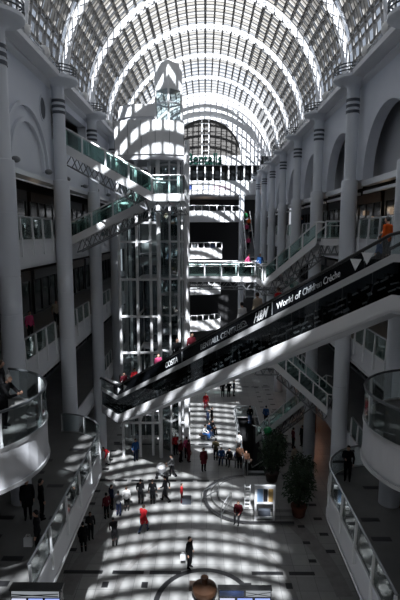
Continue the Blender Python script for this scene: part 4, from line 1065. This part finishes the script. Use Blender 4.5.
p = at(187, 503); b = MB(); b.box(p.x-.28, p.x+.28, p.y-.2, p.y+.2, .0, .34); b.box(p.x-.30, p.x+.30, p.y-.22, p.y+.22, .34, .40)
tag(b.build('box', M['stripe']), 'dark box on the floor by the small person in red', 'box')
p = at(173, 477)
q = Vector((p.x-.75, p.y-.1, 0)); t = thing('pram', 'pale grey pram pushed along the sunlit floor edge', 'pram', q)
b = MB(); b.lathe([(.05, .45), (.26, .5), (.34, .75), (.30, .78)], (q.x, q.y, 0), 14); b.build('seat', colmat('cloth_grey', PC['grey']), t, True)
b = MB(); b.ball((q.x-.06, q.y, .82), .33, 14, (1, .9, .8)); b.build('hood', 'white', t, True)
b = MB(); b.tube([(q.x+.2, q.y-.2, .6), (q.x+.5, q.y-.2, 1.0), (q.x+.5, q.y+.2, 1.0), (q.x+.2, q.y+.2, .6)], .018, 6); b.bar((q.x-.35, q.y-.22, .12), (q.x+.25, q.y-.2, .6), .03, .03); b.bar((q.x-.35, q.y+.22, .12), (q.x+.25, q.y+.2, .6), .03, .03); b.bar((q.x+.35, q.y-.22, .12), (q.x-.2, q.y-.2, .55), .03, .03); b.bar((q.x+.35, q.y+.22, .12), (q.x-.2, q.y+.2, .55), .03, .03); b.build('frame', 'truss', t)
for sx in (-.35, .35):
    for sy in (-.22, .22):
        b = MB(); b.tube([(q.x+sx, q.y+sy-.02, .12), (q.x+sx, q.y+sy+.02, .12)], .12, 14); b.build('wheel', 'rubber', t)
p = at(268, 432, 1.75); t = thing('balloon', 'shiny green balloon on a string beside the planters', 'balloon', p)
b = MB(); b.lathe([(.01, -.42), (.04, -.36), (.18, -.22), (.30, 0), (.33, .14), (.28, .32), (.15, .43), (.01, .46)], p, 20); b.build('envelope', colmat('balloon_green', (.01, .33, .10), .25), t, True)
h_ = at(266, 452)+Vector((.35, 0, 0))
b = MB(); b.tube([p+Vector((0, 0, -.4)), Vector((h_.x-.1, h_.y, 1.15))], .006, 5); b.build('string', 'white', t)
# ------------------------------------------------------------------ stepped round plinth with info board
PCX, PCY = 2.75, 29.1
def plinth_poly(r, ex): return [(PCX+r*math.cos(a), PCY+r*math.sin(a)) for a in [PI/2+PI*k/24 for k in range(25)]]+[(5.3-ex*0, PCY-r), (5.3, PCY+r)]
t = thing('stepped_plinth', 'round-ended stone plinth with three curved steps and black nosing', 'steps', (PCX, PCY, 0))
for k, (r, z0, z1) in enumerate(((2.75, 0, .16), (2.35, .16, .32), (1.95, .32, .48))):
    b = MB(); b.prism(plinth_poly(r, k*.3), z0, z1); b.build('step', 'floor', t)
    b = MB(); P = plinth_poly(r, k*.3); P = P[:26]; b.strip(P, .05 if k else .24, z1, z1+.006); b.build('nosing', 'inlay', t)
for k, a in enumerate((D(195), D(235))):
    t = thing('stair_rail', 'bent chrome handrail on the curved steps, %s' % ('farther from the info board' if k == 0 else 'nearer the info board'), 'handrail', (PCX+2.0*math.cos(a), PCY+2.0*math.sin(a), .45), 'step rails')
    f = lambda r, z: (PCX+r*math.cos(a), PCY+r*math.sin(a), z)
    b = MB(); b.tube([f(1.95, .45), f(1.95, 1.35), f(2.05, 1.42), f(3.0, .98), f(3.06, .9), f(3.06, 0)], .028, 8); b.build('rail', 'steel', t, True)
    b = MB(); b.tube([f(1.95, .95), f(3.06, .5)], .02, 8); b.build('mid_rail', 'steel', t, True)
p = at(236, 526); dd_ = Vector((p.x-PCX, p.y-PCY, 0)); dd_ = dd_.normalized()
q = Vector((PCX, PCY, 0))+dd_*2.34
person('person in maroon top sitting on the edge of the curved steps', (q.x, q.y, -.05), math.atan2(dd_.y, dd_.x)+PI/2, 'sit', 'maroon', 'charcoal', 'hairbrown', 1.0, False, True)
p0 = at(254.5, 520, .16); p1 = at(275, 520, .16); yb = p0.y
t = thing('information_board', 'white framed standing board with coloured map panels on the plinth', 'sign', ((p0.x+p1.x)/2, yb, .16))
for x in (p0.x+.06, p1.x-.06):
    b = MB(); b.box(x-.06, x+.06, yb-.06, yb+.06, .16, 2.3); b.build('leg', 'white', t)
b = MB(); b.box(p0.x, p1.x, yb-.07, yb+.07, 1.25, 2.40); b.build('panel', 'white', t)
w = p1.x-p0.x
for x0, x1, z0, z1, nm, c in ((.12, .40, 1.40, 2.20, 'board_blue', (.25, .40, .62)), (.42, .62, 1.40, 2.20, 'board_black', (.02, .02, .03)), (.66, .88, 1.40, 2.20, 'board_yellow', (.65, .42, .16))):
    b = MB(); b.box(p0.x+w*x0, p0.x+w*x1, yb-.085, yb-.068, z0, z1); b.build('map_panel', colmat(nm, c, .5), t)
b = MB(); b.box(p0.x, p1.x, yb-.05, yb+.05, .30, .40); b.build('cross_bar', 'white', t)
b = MB(); b.box(p0.x+w*.2, p1.x-w*.2, yb+.1, yb+.4, .16, .70); tag(b.build('leaflet_box', 'stripe'), 'dark leaflet box behind the legs of the white board', 'box')
p = at(247.5, 508, .48); t = thing('leaflet_stand', 'slim white rack with rungs left of the white board', 'stand', (p.x, p.y, .48))
for s in (-.16, .16):
    b = MB(); b.bar((p.x+s, p.y, .45), (p.x+s, p.y, 2.0), .05, .05); b.build('upright', 'white', t)
for k in range(6):
    b = MB(); b.box(p.x-.16, p.x+.16, p.y-.08, p.y+.05, .6+k*.25, .64+k*.25); b.build('tray', 'white', t)
# ------------------------------------------------------------------ planters
def plant(label, x, y, z, h, wd, n, pot='terracotta', name='potted_tree'):
    t = thing(name, label, 'plant', (x, y, z), 'planters by the sinking escalator')
    b = MB(); b.lathe([(.30, 0), (.36, .05), (.46, .60), (.50, .62), (.50, .70), (.42, .70), (.40, .62), (.02, .60)], (x, y, z), 20); b.build('pot', pot, t, True)
    b = MB()
    b.tube([(x, y, z+.55), (x+.05, y, z+h*.45), (x, y+.05, z+h*.75)], [.06, .045, .02], 7)
    for k in range(6):
        a = k*1.05; b.tube([(x+.03, y, z+h*(.3+.06*k)), (x+wd*.55*math.cos(a), y+wd*.55*math.sin(a), z+h*(.5+.06*k))], [.025, .01], 5)
    b.build('stem', 'stem', t)
    b = MB()
    for k in range(n):
        a = random.uniform(0, 2*PI); u = random.uniform(-1, 1); rr = random.random()**.4
        c = Vector((x+wd*rr*math.cos(a)*math.sqrt(1-u*u), y+wd*rr*math.sin(a)*math.sqrt(1-u*u), z+h*.62+h*.38*u*rr))
        d = Vector((random.uniform(-1, 1), random.uniform(-1, 1), random.uniform(-.7, .5))).normalized(); s = d.cross(Vector((0, 0, 1))).normalized(); L = random.uniform(.18, .34)
        m_ = Vector((0, 0, .03))
        b.faces([c, c+d*L*.45+s*L*.22+m_, c+d*L-Vector((0, 0, .05)), c+d*L*.45-s*L*.22+m_], [(0, 1, 2, 3)])
    b.build('foliage', 'leaf', t)
plant('tall dark leafy tree in a reddish pot right of the plinth', 5.75, 27.3, 0, 3.3, 1.0, 900)
plant('dark bushy tree on the plinth behind the white board', 4.55, 30.6, .45, 3.0, .95, 800, 'darkwood')
plant('brighter green bush beside the sinking escalator', 5.35, 34.6, 0, 2.3, .9, 700, 'darkwood', 'potted_bush')
plant('dark bush between the two taller trees right of the plinth', 6.5, 30.2, 0, 2.6, .9, 700, 'darkwood', 'potted_bush')
# ------------------------------------------------------------------ bronze vase and screen kiosks
t = thing('bronze_urn', 'shouldered bronze urn at the centre of the floor circle', 'sculpture', (0, 20.3, 0))
b = MB(); b.box(-.5, .5, 19.8, 20.8, 0, .2); b.build('plinth', 'inlay', t)
b = MB(); b.lathe([(.30, .2), (.34, .26), (.5, .45), (.6, .68), (.56, .82), (.30, .94), (.17, 1.0), (.15, 1.2), (.19, 1.30), (.16, 1.32), (.02, 1.28)], (0, 20.3, 0), 28); b.build('vessel', 'bronze', t, True)
b = MB(); b.box(-.75, -.15, 21.0, 21.6, 0, .1); tag(b.build('bronze_slab', colmat('brown_stone', (.05, .035, .028), .5)), 'low dark brown slab behind the bronze urn', 'slab')
def kiosk(label, x, y, z, w, h, half):
    t = thing('screen_kiosk', label, 'kiosk', (x, y, z), 'kiosks with lit screens')
    b = MB(); b.box(x-w/2, x+w/2, y-.12, y+.12, z, z+h-.02); b.build('cabinet', 'black', t)
    b = MB(); b.box(x-w/2-.03, x+w/2+.03, y-.14, y+.14, z+h-.02, z+h+.03); b.build('top_frame', 'rubber', t)
    x0 = x if half else x-w/2
    sg, sc_ = (.30, .40) if half else (.19, .25)
    b = MB(); b.box(x0+.04, x+w/2-.04, y-.15, y-.12, z+h-sg, z+h-.03); b.build('sign_panel', 'poster_lit', t)
    b = MB(); b.bar((x0+.05, y-.155, z+h-.10), (x+w/2-.05, y-.155, z+h-sg+.03), .015, .02); b.bar((x0+.05, y-.155, z+h-sg+.03), (x+w/2-.05, y-.155, z+h-.08), .015, .02); b.build('sign_line', 'rubber', t)
    if half:
        b = MB(); b.box(x-w/2+.05, x-.05, y-.15, y-.12, z+h-.30, z+h-.05); b.build('dark_panel', colmat('panel_navy', (.015, .03, .09), .3), t)
    for k in range(3):
        xa = x-w/2+w*(k+.08)/3; xb = x-w/2+w*(k+.92)/3
        b = MB(); b.box(xa, xb, y-.16, y-.12, z+h-1.4, z+h-sc_); b.build('screen', 'screen' if k else 'screen_w', t)
kiosk('kiosk with blue-lit screens on the lowest left gallery corner', -4.55, 11.75, L1, 1.35, 2.12, False)
kiosk('wide kiosk with blue-lit screens on the near ground floor', 1.72, 18.6, 0, 2.25, 2.15, True)
# lit poster stand on the middle left gallery, warm red hoarding under the right gallery
t = thing('poster_stand', 'bright white lit poster on the left middle gallery', 'poster', (-9.4, 22.3, L2)); b = MB(); b.box(-9.45, -9.35, 22.0, 22.6, L2, L2+.25); b.build('base', 'truss', t)
b = MB(); b.box(-9.45, -9.35, 21.95, 22.65, L2+.25, L2+1.6); b.build('lit_panel', 'poster_lit', t)
b = MB(); b.box(9.3, 9.6, 39.6, 42.4, 0, 2.6); tag(b.build('hoarding', colmat('rust_panel', (.22, .06, .025), .7)), 'rust-red hoarding on the ground floor beneath the right gallery', 'hoarding')
# ------------------------------------------------------------------ light: sun through the roof, sky, a few gallery lamps
sd = bpy.data.lights.new('sun', 'SUN'); so = bpy.data.objects.new('sun', sd); COL.objects.link(so)
sd.energy = 21; sd.angle = math.radians(.7); sd.color = (1.0, .965, .92)
so.rotation_euler = Vector((-.025, .80, -1)).to_track_quat('-Z', 'Y').to_euler()
w = bpy.data.worlds.new('sky'); S.world = w; w.use_nodes = True
bg = w.node_tree.nodes['Background']; bg.inputs[0].default_value = (.84, .90, 1.0, 1); bg.inputs[1].default_value = .56
for k, (x, y, z, e, c) in enumerate(((11, 21, 18.9, 8, (1, .75, .5)), (11, 30, 18.9, 8, (1, .75, .5)), (11.2, 38, 18.9, 12, (1, .75, .5)), (-11.2, 24, 18.9, 8, (1, .8, .6)), (-11.2, 32, 18.9, 8, (1, .8, .6)), (10.8, 44, 4.0, 30, (1, .45, .25)), (0, 80, 21.5, 30, (1, .7, .5)))):
    ld = bpy.data.lights.new('gallery_lamp', 'POINT'); ld.energy = e; ld.color = c; ld.shadow_soft_size = .25
    lo = bpy.data.objects.new('gallery_lamp', ld); lo.location = (x, y, z); COL.objects.link(lo)
S.view_settings.view_transform = 'Standard'; S.view_settings.look = 'None'; S.view_settings.gamma = 1; S.view_settings.use_curve_mapping = False
S.view_settings.exposure = 0.0
S.cycles.transparent_max_bounces = 24; S.cycles.max_bounces = 6; S.cycles.caustics_reflective = False
